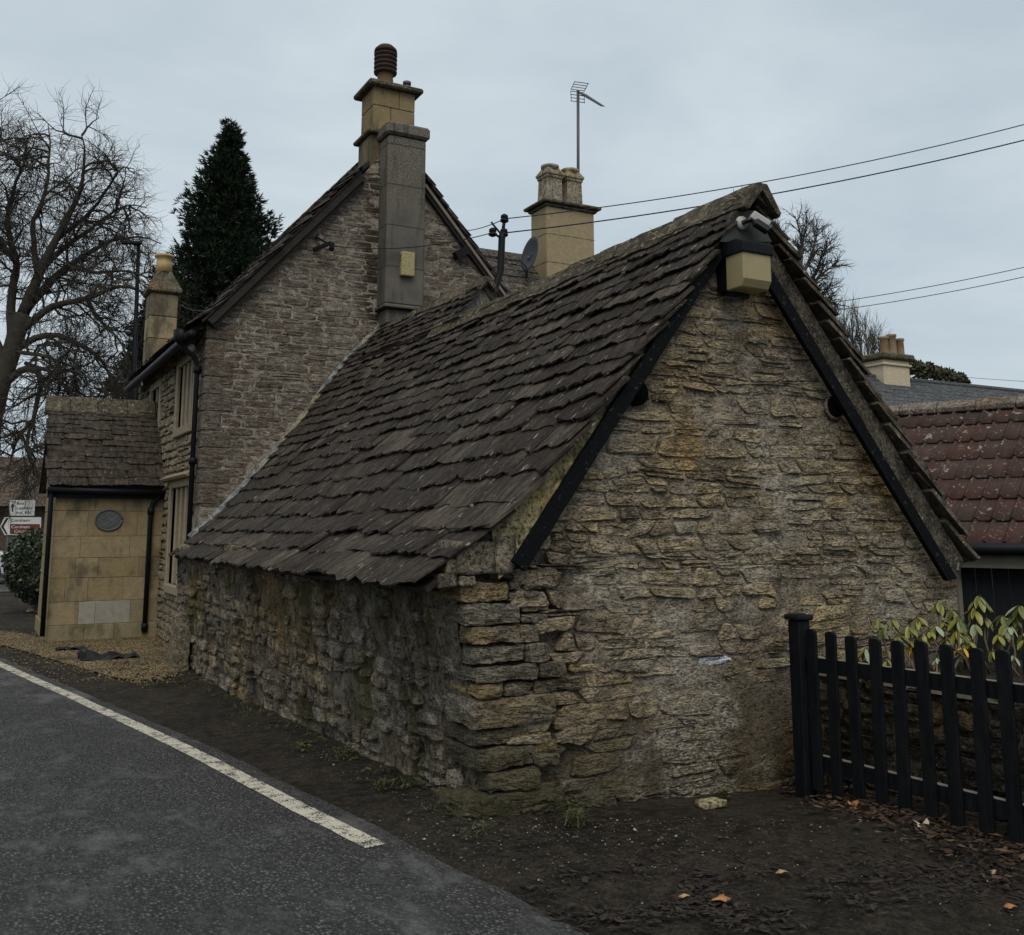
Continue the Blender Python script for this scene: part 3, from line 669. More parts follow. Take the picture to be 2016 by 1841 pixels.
# ------------------------------------------------------------------ outbuilding: roof
PR = [(2.20, 1.25), (2.75, 1.66), (3.14, 2.06), (3.64, 2.61), (4.06, 3.10), (4.45, 3.61), (4.72, 3.95), (5.30, 4.58)]
PS = [0]
for i in range(1, len(PR)): PS.append(PS[-1]+math.dist(PR[i], PR[i-1]))
S_R = PS[6]; S_T = PS[7]
def prof(s):
    s = max(s, -.2); i = 1
    while i < len(PS)-1 and PS[i] < s: i += 1
    t = (s-PS[i-1])/(PS[i]-PS[i-1]); a, b = PR[i-1], PR[i]
    return a[0]+(b[0]-a[0])*t, a[1]+(b[1]-a[1])*t
def RL(y, s, n=0):
    t = (y-5.2)/8.8; x, z = prof(s); x1, z1 = prof(s+.12); x0, z0 = prof(s-.12); f = min(1, s/S_R)
    dx, dz = x1-x0, z1-z0; l = math.hypot(dx, dz); nxx, nzz = -dz/l, dx/l
    sag = -.05*math.sin(math.pi*max(0, min(1, t)))*(.35+.65*f)+.014*nz(y*1.1, s*1.4, 8)
    n = n+sag-.035
    return Vector((x+nxx*n+t*(.17*(1-f)+.04*f), y, z+nzz*n+t*(-.05*(1-f)+.06*f)))
def deck(fn, ys, ss_, thick, name, mat, parent):
    V = []; Fc = []; a, b = len(ys), len(ss_)
    for lay in (0, -thick):
        for y in ys:
            for s in ss_: V.append(fn(y, s, lay))
    m = a*b
    for i in range(a-1):
        for j in range(b-1): k = i*b+j; Fc.append((k, k+1, k+b+1, k+b)); Fc.append((m+k, m+k+b, m+k+b+1, m+k+1))
    ring = [j for j in range(b)]+[i*b+b-1 for i in range(1, a)]+[(a-1)*b+j for j in range(b-2, -1, -1)]+[i*b for i in range(a-2, 0, -1)]
    for i in range(len(ring)): p, q = ring[i], ring[(i+1) % len(ring)]; Fc.append((p, m+p, m+q, q))
    return mk(name, V, Fc, mat, parent, False, .3)
roofL = deck(RL, [5.22+i*(10.6-5.22)/12 for i in range(13)], [.06+i*(S_R-.1)/12 for i in range(13)], .03, 'roof', M['old_wood'], barn)
deck(RL, [10.6+i*(13.97-10.6)/8 for i in range(9)], [.06+i*(S_T-.08)/14 for i in range(15)], .03, 'roof_deck', M['old_wood'], barn)
rng = random.Random(7); tiles = []
def course_tiles(fn, s0, s1, y0fn, y1fn, e0, e1, w0, w1, rng, tk=(.016, .034), flip=1, rag=.026, nlow=.062, verge=None, smax=99):
    out = []; s = s0; ci = 0
    while s < s1:
        f = (s-s0)/(s1-s0); e = (e0+(e1-e0)*f)*rng.uniform(.92, 1.08); wl_ = w0[0]+(w1[0]-w0[0])*f; wh = w0[1]+(w1[1]-w0[1])*f
        y = y0fn(s)+rng.uniform(-.02, .02); yend = y1fn(s); L = min(e*2.1, smax-s); cyc = .03*nz(ci*1.7, 2)
        while y < yend-.04:
            w_ = min(rng.uniform(wl_, wh), yend-y)
            if yend-y-w_ < .1: w_ = yend-y
            t = rng.uniform(*tk); G, Fc = tile_geo(w_-.006, L, t, rng, 9 if e0 > .2 else 6, 3, rag*(.6+.5*e/e0), nlow*rng.uniform(.85, 1.25))
            rot = rng.uniform(-.03, .03); ds = rng.uniform(-.02, .02)+.02*nz(y*1.3, ci); dn = rng.uniform(0, .010)
            yc = y+w_/2; W = [fn(yc+a*flip+b*rot, s+ds+b-a*rot, nn+dn) for a, b, nn in G]
            out.append((W, Fc if flip < 0 else [q[::-1] for q in Fc], rng.random(), None if not (verge and verge(yc, s, rng)) else M['slate_verge']))
            y += w_
        s += e; ci += 1
    return out
tiles += course_tiles(RL, 0, S_R-.06, lambda s: 5.10+.05*nz(s*3, 4)+(.1*(1-ss(0, .5, s))), lambda s: 13.98, .27, .125, (.32, .70), (.19, .38), rng,
                      verge=lambda y, s, r: y < 5.45 and .5 < s < 1.9 and r.random() < .3, smax=S_R+.01)
tiles += course_tiles(RL, S_R-.06, S_T-.05, lambda s: 10.42+.05*nz(s*3, 4), lambda s: 13.98, .14, .13, (.17, .33), (.17, .33), rng, smax=S_T)
print('roof tiles', len(tiles))
emit(tiles, 'stone_tile', 'roof_tiles', M['slate'], roofL, 300, False)

RA = Vector((4.72, 0, 3.95)); RB = Vector((6.86, 0, 1.30)); RD = (RB-RA).normalized(); RN = Vector((-RD.z, 0, RD.x)); LR = (RB-RA).length
def RR(y, s, n=0):   # s measured up from the right eave
    t = (y-5.2)/8.8; p = RB-RD*s+RN*(n-.06-.05*math.sin(math.pi*max(0, min(1, t)))*min(1, s/LR)+.012*nz(y, s*1.5, 3)); return Vector((p.x, y, p.z+.06*t))
roofR = deck(RR, [5.22+i*(13.95-5.22)/10 for i in range(11)], [.05+i*(LR-.08)/8 for i in range(9)], .03, 'roof_slope', M['old_wood'], barn)
rng = random.Random(8); tr = course_tiles(RR, 0, LR-.08, lambda s: 5.10+.05*nz(s*4, 14), lambda s: 7.6, .24, .15, (.3, .5), (.2, .33), rng, (.03, .055), -1, .035, .085, smax=LR)
tr += course_tiles(RR, 0, LR-.08, lambda s: 7.6, lambda s: 13.9, .24, .15, (.4, .6), (.35, .5), rng, (.02, .03), -1, .03, .06, smax=LR)
emit(tr, 'stone_tile', 'roof_tiles', M['slate_right'], roofR, 60, False, 500)
# upper section: right slope and closed end
def RU(y, s, n=0): p = Vector((6.6, y, 2.9)).lerp(Vector((5.3, y, 4.58)), s/2.12); return p+Vector((.79, 0, .61))*(n-.03)
ru = deck(RU, [10.5, 12, 13.95], [0, 1, 2.1], .05, 'roof_slope', M['slate_right'], barn)
MB().prism([(4.70, 10.52, 3.9), (5.31, 10.52, 4.55), (6.2, 10.52, 3.35), (5.4, 10.52, 3.0)], (0, .12, 0)).obj('infill_wall', M['cement'], barn)
# mortar fillets below the verge tiles
def yz(poly, y): return [(x, y, z) for x, z in poly]
rngf = random.Random(31)
V = []; Fc = []; K = 60
for i in range(K+1):
    f = i/K; x = 2.72+(4.42-2.72)*f; s_ = 0
    while prof(s_)[0] < x and s_ < S_R: s_ += .01
    zt = prof(s_)[1]-.03; zb = 1.36+1.335*(x-2.78); zb = max(zb, 1.30)
    for q in range(5):
        z = zb+(zt-zb)*q/4; V.append((x-.04*(q/4)*(1-f), 5.205+.016*nz(x*9, z*9)-.01*(q == 0), z))
for i in range(K):
    for q in range(4): k = i*5+q; Fc.append((k, k+1, k+6, k+5)[::-1])
n0 = len(V)
V += [(x, y+.1, z) for x, y, z in V]; Fc += [tuple(n0+i for i in f[::-1]) for f in Fc]
ring = [i*5 for i in range(K+1)]+[i*5+4 for i in range(K, -1, -1)]
for i in range(len(ring)): p, q = ring[i], ring[(i+1) % len(ring)]; Fc.append((p, q, n0+q, n0+p))
mk('mortar_fillet', V, Fc, M['fillet'], barn, True, .5)
MB().prism(yz([(4.76, 3.56), (4.84, 3.70), (6.76, 1.34), (6.66, 1.20)], 5.18), (0, .15, 0)).obj('mortar_fillet', M['fillet_dark'], barn)
# kneeler stones at the foot of the left verge
for (x, z, lx, h, y) in [(2.575, 1.425, .25, .19, 5.33), (2.765, 1.44, .13, .22, 5.325), (2.40, 1.30, .11, .075, 5.33), (2.52, 1.295, .10, .06, 5.32), (2.425, 1.38, .06, .09, 5.34)]:
    W, f = rock((x, y, z), (lx/2, .14, h/2), rngf, 5, .16, .010, 7); mk('kneeler_stone', W, f, M['kneeler'], gable, True, rngf.random())
# barge boards
def bargeboard(q4, name='barge_board'):      # q4: lower-outer, upper-outer, upper-inner, lower-inner; edges slightly worn
    (a, b, c, d) = q4; K = 46; V = []; Fc = []
    for i in range(K+1):
        f = i/K
        for (p, q, sg) in ((a, b, 1), (d, c, -1)):
            x = p[0]+(q[0]-p[0])*f; z = p[1]+(q[1]-p[1])*f; w = .006*nz(x*11, sg*5)+.006*nz(x*31, sg*9)*(1-f)+.006*nz(x*1.3, sg)
            V += [(x+w*.7, 5.130+.004*nz(x*2.5, sg), z-w*.7), (x+w*.7, 5.172, z-w*.7)]
    for i in range(K):
        k = i*4; Fc += [(k, k+2, k+6, k+4), (k+1, k+5, k+7, k+3), (k, k+4, k+5, k+1), (k+2, k+3, k+7, k+6)]
    Fc += [(0, 1, 3, 2), (K*4, K*4+2, K*4+3, K*4+1)]
    return mk(name, V, Fc, M['barge'], barn, False, .5)
bargeboard([(2.785, 1.40), (4.45, 3.63), (4.515, 3.555), (2.865, 1.345)])
bargeboard([(4.70, 3.615), (6.605, 1.215), (6.50, 1.20), (4.66, 3.515)])
# purlin holes: solid near-black plugs, the shade of the opening put into the colour
for (x, z, r) in HOLES:
    MB().tube([(x, GY+.05, z), (x, GY-.033, z)], r, 18).obj('purlin_hole_shade', M['hole_shade'], barn, True)
    P_ = []; R_ = []
    for k in range(15):
        t = -.4+2.9*k/14 if x < 4.5 else .9+4.4*k/14
        P_.append((x+(r+.012)*math.cos(t), GY-.010, z+(r+.012)*math.sin(t))); R_.append(.015+.008*nz(k*.9, x))
    MB().tube(P_, R_, 7).obj('mortar_collar', M['gable_mortar'], barn, True)
# ridge stones
def ridge_run(xz, y0, y1, lo, hi, wing, parent, mat, rng, name='ridge_stone', sl=(50, 51), t=.045, axis_fn=None):
    y = y0
    while y < y1:
        l = min(rng.uniform(lo, hi), y1-y); x, z = xz(y+l/2); a, b = math.radians(sl[0]), math.radians(sl[1]); j = rng.uniform(-.012, .012); V = []; ns = 4
        for k in range(ns+1):
            yy = y+.006+(l-.012)*k/ns; q = rng.uniform(-.008, .008); wl_, wr_ = wing*rng.uniform(.93, 1.07), wing*rng.uniform(.93, 1.07)
            pr_ = [(-wl_*math.cos(a), -wl_*math.sin(a)), (0, 0), (wr_*math.cos(b), -wr_*math.sin(b)), (wr_*math.cos(b)+t*.9, -wr_*math.sin(b)+t*.3), (.045, t*1.05), (-.045, t*1.05), (-wl_*math.cos(a)-t*.9, -wl_*math.sin(a)+t*.3)]
            V += [(x+px+j, yy, z+pz+q+j) for px, pz in pr_]
        m = 7; Fc = [tuple(range(m)), tuple(ns*m+i for i in range(m))[::-1]]
        for k in range(ns):
            for i in range(m): Fc.append((k*m+i, (k+1)*m+i, (k+1)*m+(i+1) % m, k*m+(i+1) % m))
        mk(name, V, Fc, mat, parent, False, rng.random()); y += l
rng = random.Random(9)
def ridge_xz(y): t = (y-5.2)/8.8; return 4.72+.04*t, 3.945+.06*t-.05*math.sin(math.pi*t)
ridge_run(ridge_xz, 5.02, 10.6, .38, .6, .2, barn, M['ridge'], rng)
ridge_run(lambda y: (5.31, 4.56), 10.42, 13.95, .4, .6, .17, barn, M['ridge'], rng)
# lead flashing against the house
V = []; Fc = []; K = 40
for i in range(K+1):
    s_ = .35+(S_T-.3)*i/K; p = RL(13.93, s_, .07); q = RL(13.93, s_, .115)
    V += [p+Vector((0, -.045, 0)), p+Vector((0, .035, .004)), q+Vector((0, .035, .01*nz(i*.8))), q+Vector((0, .055, 0))]
for i in range(K):
    for k in range(3): Fc.append((i*4+k, i*4+k+1, (i+1)*4+k+1, (i+1)*4+k))
o = mk('lead_flashing', V, Fc, M['lead'], barn, True, .5); md = o.modifiers.new('thickness', 'SOLIDIFY'); md.thickness = .006
# dry stalks caught on the ridge
st = MB(); rng = random.Random(12)
for k in range(60):
    y = 5.1+rng.random()**2*4; x, z = ridge_xz(y); x += rng.uniform(-.12, .08); z += .04-abs(x-4.72)*.9
    d = Vector((rng.uniform(-.10, .04), rng.uniform(-.06, .06), rng.uniform(-.03, .05))); st.tube([(x, y, z), Vector((x, y, z))+d], [.004, .001], 3)
st.obj('dry_moss', M['leaf_tan'], barn, kind='stuff')

# ------------------------------------------------------------------ house
HY = 14.0; HX = 2.72; HE = 20.0; APX, APZ = 5.43, 7.74; HR = 2*APX-HX
house = empty('stone_house', (5.4, 17, 0), 'tall stone gabled house with ashlar chimney stack behind the low outbuilding', 'house')
ZE = 4.36; SLH = (APZ-.18-ZE)/(APX-HX)
def hz(x): return ZE+SLH*(min(x, 2*APX-x)-HX)
V = []; Fc = []; NU, NV = 90, 1
core = MB().prism([(HX+.02, HY+.001, -.3), (HR, HY+.001, -.3), (HR, HY+.001, ZE), (APX, HY+.001, APZ-.18), (HX+.02, HY+.001, ZE)], (0, .42, 0))
hwall = core.obj('gable_wall', M['house_mortar'], house)
rng = random.Random(41); hp = []
for c in rubble(HX, HR, 1.2, 7.6, (.06, .125), (.16, .46), rng, .006, .022, .1, .012):
    u, v = ctr(c)
    if u > 8.0 or v > hz(u)-.02 or u < HX+.03: continue
    if v < 1.25+(u-2.4)*1.1 and u < 5.2: continue      # behind the outbuilding roof
    if 5.25 < u < 6.0 and v < 7: continue
    c = [(max(x, HX+.01), min(z, hz(x)+.02)) for x, z in c]
    pr = rng.uniform(-.002, .008); G, f = stone_geo(c, pr, rng, 12, -.02, .36, .07, .3, .006, 2.5)
    hp.append(([(x, HY-nn, z) for x, z, nn in G], f, rng.random()))
print('house stones', len(hp)); emit(hp, 'stone', 'small_stones', M['house_stone'], hwall, 300)
# quoins on the corner
z = 1.9; k = 0
while z < 4.3:
    h = rng.uniform(.2, .3); lx = .38 if k % 2 else .24; ly = .24 if k % 2 else .4
    o = MB().box((HX-.012, HY-.014, z+.006), (HX+lx, HY+ly, z+h-.006), rng.random()).obj('quoin_stone', M['house_stone'], hwall); bevel(o, .01); z += h; k += 1
# facade wall with window openings
def fpt(x, y): p = atX(x, y, HX); return p.y, p.z
WIN = []
for (p0, p1) in [((349, 709), (379, 830)), ((300, 742), (316, 786))]:
    a = fpt(*p0); b = fpt(*p1); WIN.append((min(a[0], b[0]), max(a[0], b[0]), b[1], a[1]))
WIN[0] = (14.72, 16.0, 3.08, 4.06); WIN[1] = (17.75, 18.65, 3.22, 4.0); WIN.append((14.65, 16.1, .75, 2.18))
fw = MB(); ys = sorted(set([HY+.42, HE]+[w_[0] for w_ in WIN]+[w_[1] for w_ in WIN])); zs = sorted(set([-.3, ZE]+[w_[2] for w_ in WIN]+[w_[3] for w_ in WIN]))
for i in range(len(ys)-1):
    for j in range(len(zs)-1):
        yc, zc = (ys[i]+ys[i+1])/2, (zs[j]+zs[j+1])/2
        if any(w_[0] < yc < w_[1] and w_[2] < zc < w_[3] for w_ in WIN): continue
        fw.box((HX+.02, ys[i], zs[j]), (HX+.4, ys[i+1], zs[j+1]))
facade = fw.obj('front_wall', M['facade_mortar'], house)
rest = MB()
for c in rubble(HY+.4, HE, -.1, ZE, (.09, .17), (.16, .42), rng, .008, .03, .2, .02):
    u, v = ctr(c)
    if any(w_[0]-.18 < u < w_[1]+.18 and w_[2]-.16 < v < w_[3]+.16 for w_ in WIN): continue
    G, f = stone_geo(c, rng.uniform(.006, .03), rng, 10, -.02, .42, .1, .4, .008, 1.8); rest.add([(HX-nn, y, z) for y, z, nn in G], [q[::-1] for q in f], rng.random())
rest.obj('facing_stones', M['facade_stone'], facade, True, kind='stuff')
MB().box((HX+.1, HE-.4, -.3), (HR, HE, ZE)).obj('wall', M['facade_mortar'], house)
MB().box((HR-.4, HY+.42, -.3), (HR, HE-.4, ZE)).obj('wall', M['facade_mortar'], house)
for (y0, y1, z0, z1) in WIN:
    w_ = MB().box((HX+.10, y0, z0), (HX+.13, y1, z1)).obj('window', M['glass'], house)
    s_ = .13; X0, X1 = HX-.03, HX+.12
    for (a, b) in (((X0, y0-s_, z0-s_), (X1, y0, z1+s_)), ((X0, y1, z0-s_), (X1, y1+s_, z1+s_)), ((X0, y0, z1), (X1, y1, z1+s_)), ((X0-.03, y0, z0-s_), (X1, y1, z0))):
        bevel(MB().box(a, b, rng.random()).obj('stone_surround', M['dress'], w_), .012)
    nm = 3 if y1-y0 > 1 else 1
    for k in range(nm):
        y = y0+(y1-y0)*(k+1)/(nm+1); bevel(MB().box((X0+.03, y-.045, z0), (X1-.02, y+.045, z1), .6).obj('mullion', M['dress'], w_), .015)
    for k in range(3):
        z = z0+(z1-z0)*(k+1)/4; MB().box((HX+.085, y0, z-.008), (HX+.098, y1, z+.008)).obj('glazing_bar', M['lead_white'], w_)
bevel(MB().prism([(HX-.16, 14.3, 2.33), (HX+.03, 14.3, 2.42), (HX+.03, 14.3, 2.30), (HX-.12, 14.3, 2.29)], (0, 2.1, 0)).obj('drip_mould', M['dress'], house), .01)

# house roof
def HL(y, s, n=0):     # left slope, s from the eave
    L = math.hypot(APX-2.42, APZ-ZE+.12); f = s/L; x = 2.42+(APX-2.42)*f; z = 4.20+(APZ-4.20)*f
    kick = .10*(1-ss(0, .7, s)); a = math.atan2(APZ-4.2, APX-2.42)
    return Vector((x-math.sin(a)*(n-.04), y, z+kick+math.cos(a)*(n-.04)))
LH = math.hypot(APX-2.42, APZ-ZE+.12)
def HRr(y, s, n=0): p = HL(y, s, n); return Vector((2*APX-p.x, y, p.z))
hroof = deck(HL, [14.06+i*(HE+.1-14.06)/4 for i in range(5)], [i*LH/8 for i in range(9)], .05, 'roof', M['old_wood'], house)
rng = random.Random(43); ht = course_tiles(HL, 0, LH-.05, lambda s: (13.80+.05*nz(s*3, 6)) if s < .78*LH else 14.66, lambda s: HE+.15, .26, .15, (.3, .55), (.22, .36), rng, (.018, .03), 1, .025, .06, smax=LH)
emit(ht, 'stone_tile', 'roof_tiles', M['slate_house'], hroof, 70, False, 120)
hroof2 = deck(HRr, [14.06, 16, 18, HE+.1], [i*LH/6 for i in range(7)], .05, 'roof_slope', M['old_wood'], house)
ht = course_tiles(HRr, 0, LH-.05, lambda s: (13.86+.04*nz(s*3, 8)) if s < .80*LH else 14.66, lambda s: HE+.1, .26, .16, (.4, .6), (.35, .5), rng, (.016, .026), -1, .02, .05, smax=LH)
emit(ht, 'stone_tile', 'roof_tiles', M['slate_house'], hroof2, 25, True, 100)
ridge_run(lambda y: (APX, APZ-.01), 14.65, HE+.1, .45, .6, .17, house, M['ridge'], rng, sl=(49, 49))
def vb(fn, s0, s1, n0, n1, y0, y1, mat, name):
    P_ = [fn(y0, s0, n0), fn(y0, s1, n0), fn(y0, s1, n1), fn(y0, s0, n1)]; return bevel(MB().prism(P_, (0, y1-y0, 0)).obj(name, mat, house), .006)
vb(HL, .30, LH*.79, -.05, -.15, 13.84, 13.88, M['old_wood'], 'barge_board')
vb(HL, .30, LH*.78, -.15, -.20, 13.88, 13.98, M['old_wood'], 'barge_soffit')
vb(HL, .22, LH*.79, -.012, -.047, 13.83, 13.98, M['old_wood'], 'verge_batten')
vb(HRr, .1, LH*.80, -.05, -.10, 13.88, 13.92, M['pale_wood'], 'barge_board')
vb(HRr, .1, LH*.80, -.10, -.15, 13.92, 13.985, M['old_wood'], 'barge_soffit')
# gutter and downpipe
g = [HL(y, -.02, -.10)+Vector((-.05, 0, 0)) for y in np.linspace(13.72, HE+.1, 12)]
MB().tube(g, .062, 10).obj('gutter', M['black_pipe'], house, True)
dp = empty('downpipe', (2.64, 14.12, 2), parent=house)
MB().tube([(2.40, 14.1, 4.2), (2.42, 14.12, 4.08), (2.60, 14.14, 3.93), (2.635, 14.14, 3.8), (2.64, 14.14, .2)], .035, 10).obj('pipe', M['black_pipe'], dp, True)
MB().lathe((2.40, 14.1, 4.1), [(.05, 0), (.11, .06), (.12, .2)], 10).obj('hopper', M['black_pipe'], dp, True)
for z in (3.72, 2.45): MB().tube([(2.64, 14.14, z), (2.64, 14.14, z+.09)], .056, 10).obj('pipe_collar', M['black_pipe'], dp, True)
# white security camera under the gutter
p = atX(374, 688, HX-.12); MB().tube([p+Vector((.1, .05, .03)), p], .02, 8).obj('camera_bracket', M['plastic_white'], house, True)
MB().tube([p+Vector((0, -.13, 0)), p+Vector((0, .15, .02))], .055, 10).obj('security_camera', M['plastic_white'], house, True)

# chimney stack on the gable
def blk(a, b, mat, parent, name, bv=.012, rnd=None): return bevel(MB().box(a, b, random.random() if rnd is None else rnd).obj(name, mat, parent), bv)
random.seed(77)
q = atY(733, 300, HY); X0 = q.x; X1 = atY(819, 200, HY).x
stk = blk((X0-.02, HY+.03, 6.5), (X1+.05, HY+.6, atY(733, 262, HY).z), M['stack'], house, 'chimney_stack')
zl = atY(733, 262, HY).z; zt = atY(733, 157, HY).z
blk((X0-.09, HY-.06, zl), (X1+.1, HY+.68, zl+.07), M['cap_stone'], stk, 'string_course', .02)
zz = zl+.07; hcs = [.42, .42, zt-.09-zz-.84]
for i, hcr in enumerate(hcs):
    cut = X0+.01+(X1-X0-.02)*(.42, .62, .3)[i]
    blk((X0+.01, HY+.02, zz+.003), (cut-.003, HY+.58, zz+hcr-.003), M['stack'], stk, 'ashlar_block', .01)
    blk((cut+.003, HY+.02, zz+.003), (X1-.01, HY+.58, zz+hcr-.003), M['stack'], stk, 'ashlar_block', .01); zz += hcr
blk((X0-.1, HY-.09, zt-.09), (X1+.1, HY+.7, zt), M['cap_stone'], stk, 'cap', .025)
# rubble shoulder below the stack
pc = Vector((X0+.30, HY+.3, zt-.01)); pt = MB(); ph = atY(740, 84, HY+.3).z-zt
pt.lathe(pc, [(.16, 0), (.15, .04), (.12, ph*.34), (.13, ph*.36)], 20).obj('chimney_pot', M['terracotta'], stk, True)
cw = MB(); z0 = ph*.36; pr_ = [(.13, z0)]
for k in range(5): b = z0+.01+(ph-z0-.14)*k/5; e = (ph-z0-.14)/5; pr_ += [(.185, b+.01), (.19, b+e*.5), (.15, b+e*.62), (.145, b+e*.9)]
pr_ += [(.19, ph-.14), (.18, ph-.08), (.12, ph-.02), (.02, ph)]
cw.lathe(pc, pr_, 22).obj('cowl', M['terracotta_dark'], stk, True)
fl_ = Vector((X0+.68, HY+.3, zt-.01)); MB().lathe(fl_, [(.055, 0), (.055, .15), (.065, .15), (.065, .17), (.05, .18), (.05, .20), (.068, .2), (.068, .25), (.03, .27)], 14).obj('flue', M['steel'], stk, True)
# concrete chimney breast
CY = 13.62
a = atY(763, 400, CY).x; b = atY(838, 400, CY).x; ztop = atY(763, 262, CY).z; zbot = atY(763, 598, CY).z
brs = blk((a, CY, zbot), (b, HY+.02, ztop), M['concrete'], house, 'chimney_breast', .03)
blk((a-.05, CY-.05, ztop), (b+.05, HY+.15, ztop+.2), M['concrete'], brs, 'cap', .035)
blk((a-.035, CY-.05, zbot-.06), (b+.03, HY, zbot), M['concrete'], brs, 'ledge', .015)
blk((a+.03, CY+.04, 3.2), (b-.02, HY+.02, zbot-.06), M['concrete'], brs, 'base', .02)
# alarm box
al = empty('alarm_box', atY(802, 540, CY), 'yellowed square alarm box on the grey chimney breast', 'alarm box')
p0 = atY(786, 544, CY); p1 = atY(813, 500, CY)
bevel(MB().box((p0.x, CY-.09, p0.z), (p1.x, CY-.002, p1.z)).obj('cover', M['alarm_box'], al), .012)
for k in range(4): MB().box((p0.x-.004, CY-.07, p1.z-.07-k*.03), (p0.x, CY-.03, p1.z-.06-k*.03)).obj('vent_slot', M['lens_black'], al)
# wall hook that carries a wire
hk = empty('wall_bracket', atY(620, 490, HY-.03), 'dark iron wire bracket on the upper house gable', 'bracket')
MB().bar(atY(617, 492, HY-.03), atY(652, 478, HY-.25), .04, .05).obj('arm', M['black_pipe'], hk)
MB().bar(atY(622, 466, HY-.03), atY(648, 482, HY-.2), .03, .03).obj('strut', M['black_pipe'], hk)
MB().lathe(atY(653, 484, HY-.25), [(.02, -.08), (.045, -.05), (.03, 0), (.045, .03), (.02, .06)], 10).obj('insulator', M['black_pipe'], hk, True)
p = atY(905, 500, HY-.06); sb = empty('wall_lamp', p, 'small dark box lamp under the right verge of the house', 'lamp')
MB().bar(p+Vector((-.1, -.05, -.06)), p+Vector((.12, -.05, .07)), .12, .13).obj('housing', M['black_pipe'], sb)
MB().bar(p, p+Vector((0, .09, 0)), .05, .05).obj('mount', M['black_pipe'], sb)
# slim chimney at the far end of the house
c0 = Vector((3.04, 20.3, 0)); slim = blk((2.80, 20.12, 3.0), (3.30, 20.62, 6.18), M['stack_slim'], house, 'slim_chimney', .02)
for k in range(4): blk((2.785, 20.105, 4.35+k*.45), (3.315, 20.635, 4.79+k*.45), M['stack_slim'], slim, 'ashlar_block', .012)
MB().lathe((3.05, 20.37, 6.17), [(.40, 0), (.46, .03), (.46, .08), (.20, .46), (.19, .48)], 4).obj('hood', M['cap_stone'], slim)
MB().lathe((3.05, 20.37, 6.64), [(.17, 0), (.15, .2), (.14, .30), (.19, .32), (.19, .36), (.13, .37)], 18).obj('chimney_pot', M['buff_pot'], slim, True)

# ------------------------------------------------------------------ porch
PY = 16.8; PX0 = atY(101, 1100, PY).x; PX1 = HX; PZ0 = ground(2, PY)-.1
porch = empty('porch', ((PX0+PX1)/2, PY+.9, 0), 'ashlar porch with stone tiled roof and small oval window', 'porch')
MB().box((PX0+.02, PY+.008, PZ0), (PX1, PY+2.2, 2.3)).obj('core_wall', M['dress'], porch)
ys_ = [1258, 1228, 1183, 1137, 1098, 1056, 1006, 975, 952]
zs_ = [atY(200, y, PY).z for y in ys_]; zs_[0] = PZ0
cuts = [[.33, .6, .86], [.27, .42, .74], [.14, .34, .66], [.22, .42, .8], [.25, .7], [.3, .76], [.36], [.42]]
rng = random.Random(51)
for i in range(len(zs_)-1):
    xs = [0]+cuts[i]+[1]
    for k in range(len(xs)-1):
        xa, xb = PX0+(PX1-PX0)*xs[k], PX0+(PX1-PX0)*xs[k+1]; mt = M['ashlar']
        if i == 0: mt = M['ashlar_plinth']
        if i == 1 and k in (1, 2): mt = M['ashlar_grey']
        e = .035 if i == 0 else rng.uniform(0, .006)
        bevel(MB().box((xa+.0025, PY-e, zs_[i]+.0025), (xb-.0025, PY+.15, zs_[i+1]-.0025), rng.random()).obj('ashlar_block', mt, porch), .004)
    bevel(MB().box((PX0-.003-(.03 if i == 0 else 0), PY+.16, zs_[i]+.004), (PX0+.15, PY+2.2, zs_[i+1]-.004), rng.random()).obj('ashlar_block', M['ashlar'], porch), .008)
# oval leaded window
oc = atY(214, 1024, PY); ow = empty('oval_window', oc, parent=porch); ra, rb_ = .19, .155
def oval(sc_, y, n=28): return [(oc.x+ra*sc_*math.cos(2*math.pi*k/n), y, oc.z+rb_*sc_*math.sin(2*math.pi*k/n)) for k in range(n)]
MB().prism(oval(1.0, PY-.012), (0, .02, 0)).obj('pane', M['steel'], ow)
MB().tube(oval(1.02, PY-.012)+oval(1.02, PY-.012)[:1], .016, 6).obj('frame', M['steel'], ow, True)
for (x0, z0, x1, z1) in [(-.9, -.1, .1, .9), (-.5, -.75, .75, .5), (-.1, -.9, .9, .1), (-.9, .1, .1, -.9), (-.5, .75, .75, -.5)]:
    MB().bar((oc.x+x0*ra*.9, PY-.015, oc.z+z0*rb_*.9), (oc.x+x1*ra*.9, PY-.015, oc.z+z1*rb_*.9), .008, .008, (0, 1, 0)).obj('lead_came', M['lead'], ow)
# roof
PE = Vector((0, PY-.16, 2.22)); PRG = Vector((0, 18.05, 3.68)); PL = (PRG-PE).length; PD = (PRG-PE)/PL
def PF(x, s, n=0): p = PE+PD*s; return Vector((x, p.y-PD.z*(n-.03), p.z+PD.y*(n-.03)+.012*nz(x*1.5, s*2)))
XA, XB = atY(91, 955, PY-.16).x, atY(333, 955, PY-.16).x
proof = deck(PF, [XA+.05, (XA+XB)/2, HX+.05], [.03, PL*.5, PL-.02], .05, 'roof', M['old_wood'], porch)
rng = random.Random(53)
pt_ = course_tiles(PF, 0, PL-.06, lambda s: XA+.02*nz(s*5), lambda s: min(XB, HX+.02), .17, .095, (.22, .48), (.16, .34), rng, (.018, .03), -1, .012, .04, smax=PL)
emit(pt_, 'stone_tile', 'small_tiles', M['slate_porch'], proof, 200, False, 40)
def PF2(x, s, n=0): p = PF(x, s, n); return Vector((x, 2*18.05-p.y, p.z))
deck(PF2, [XA+.05, HX+.05], [.03, PL-.02], .06, 'roof_slope', M['slate_porch'], porch)
x = XA-.02
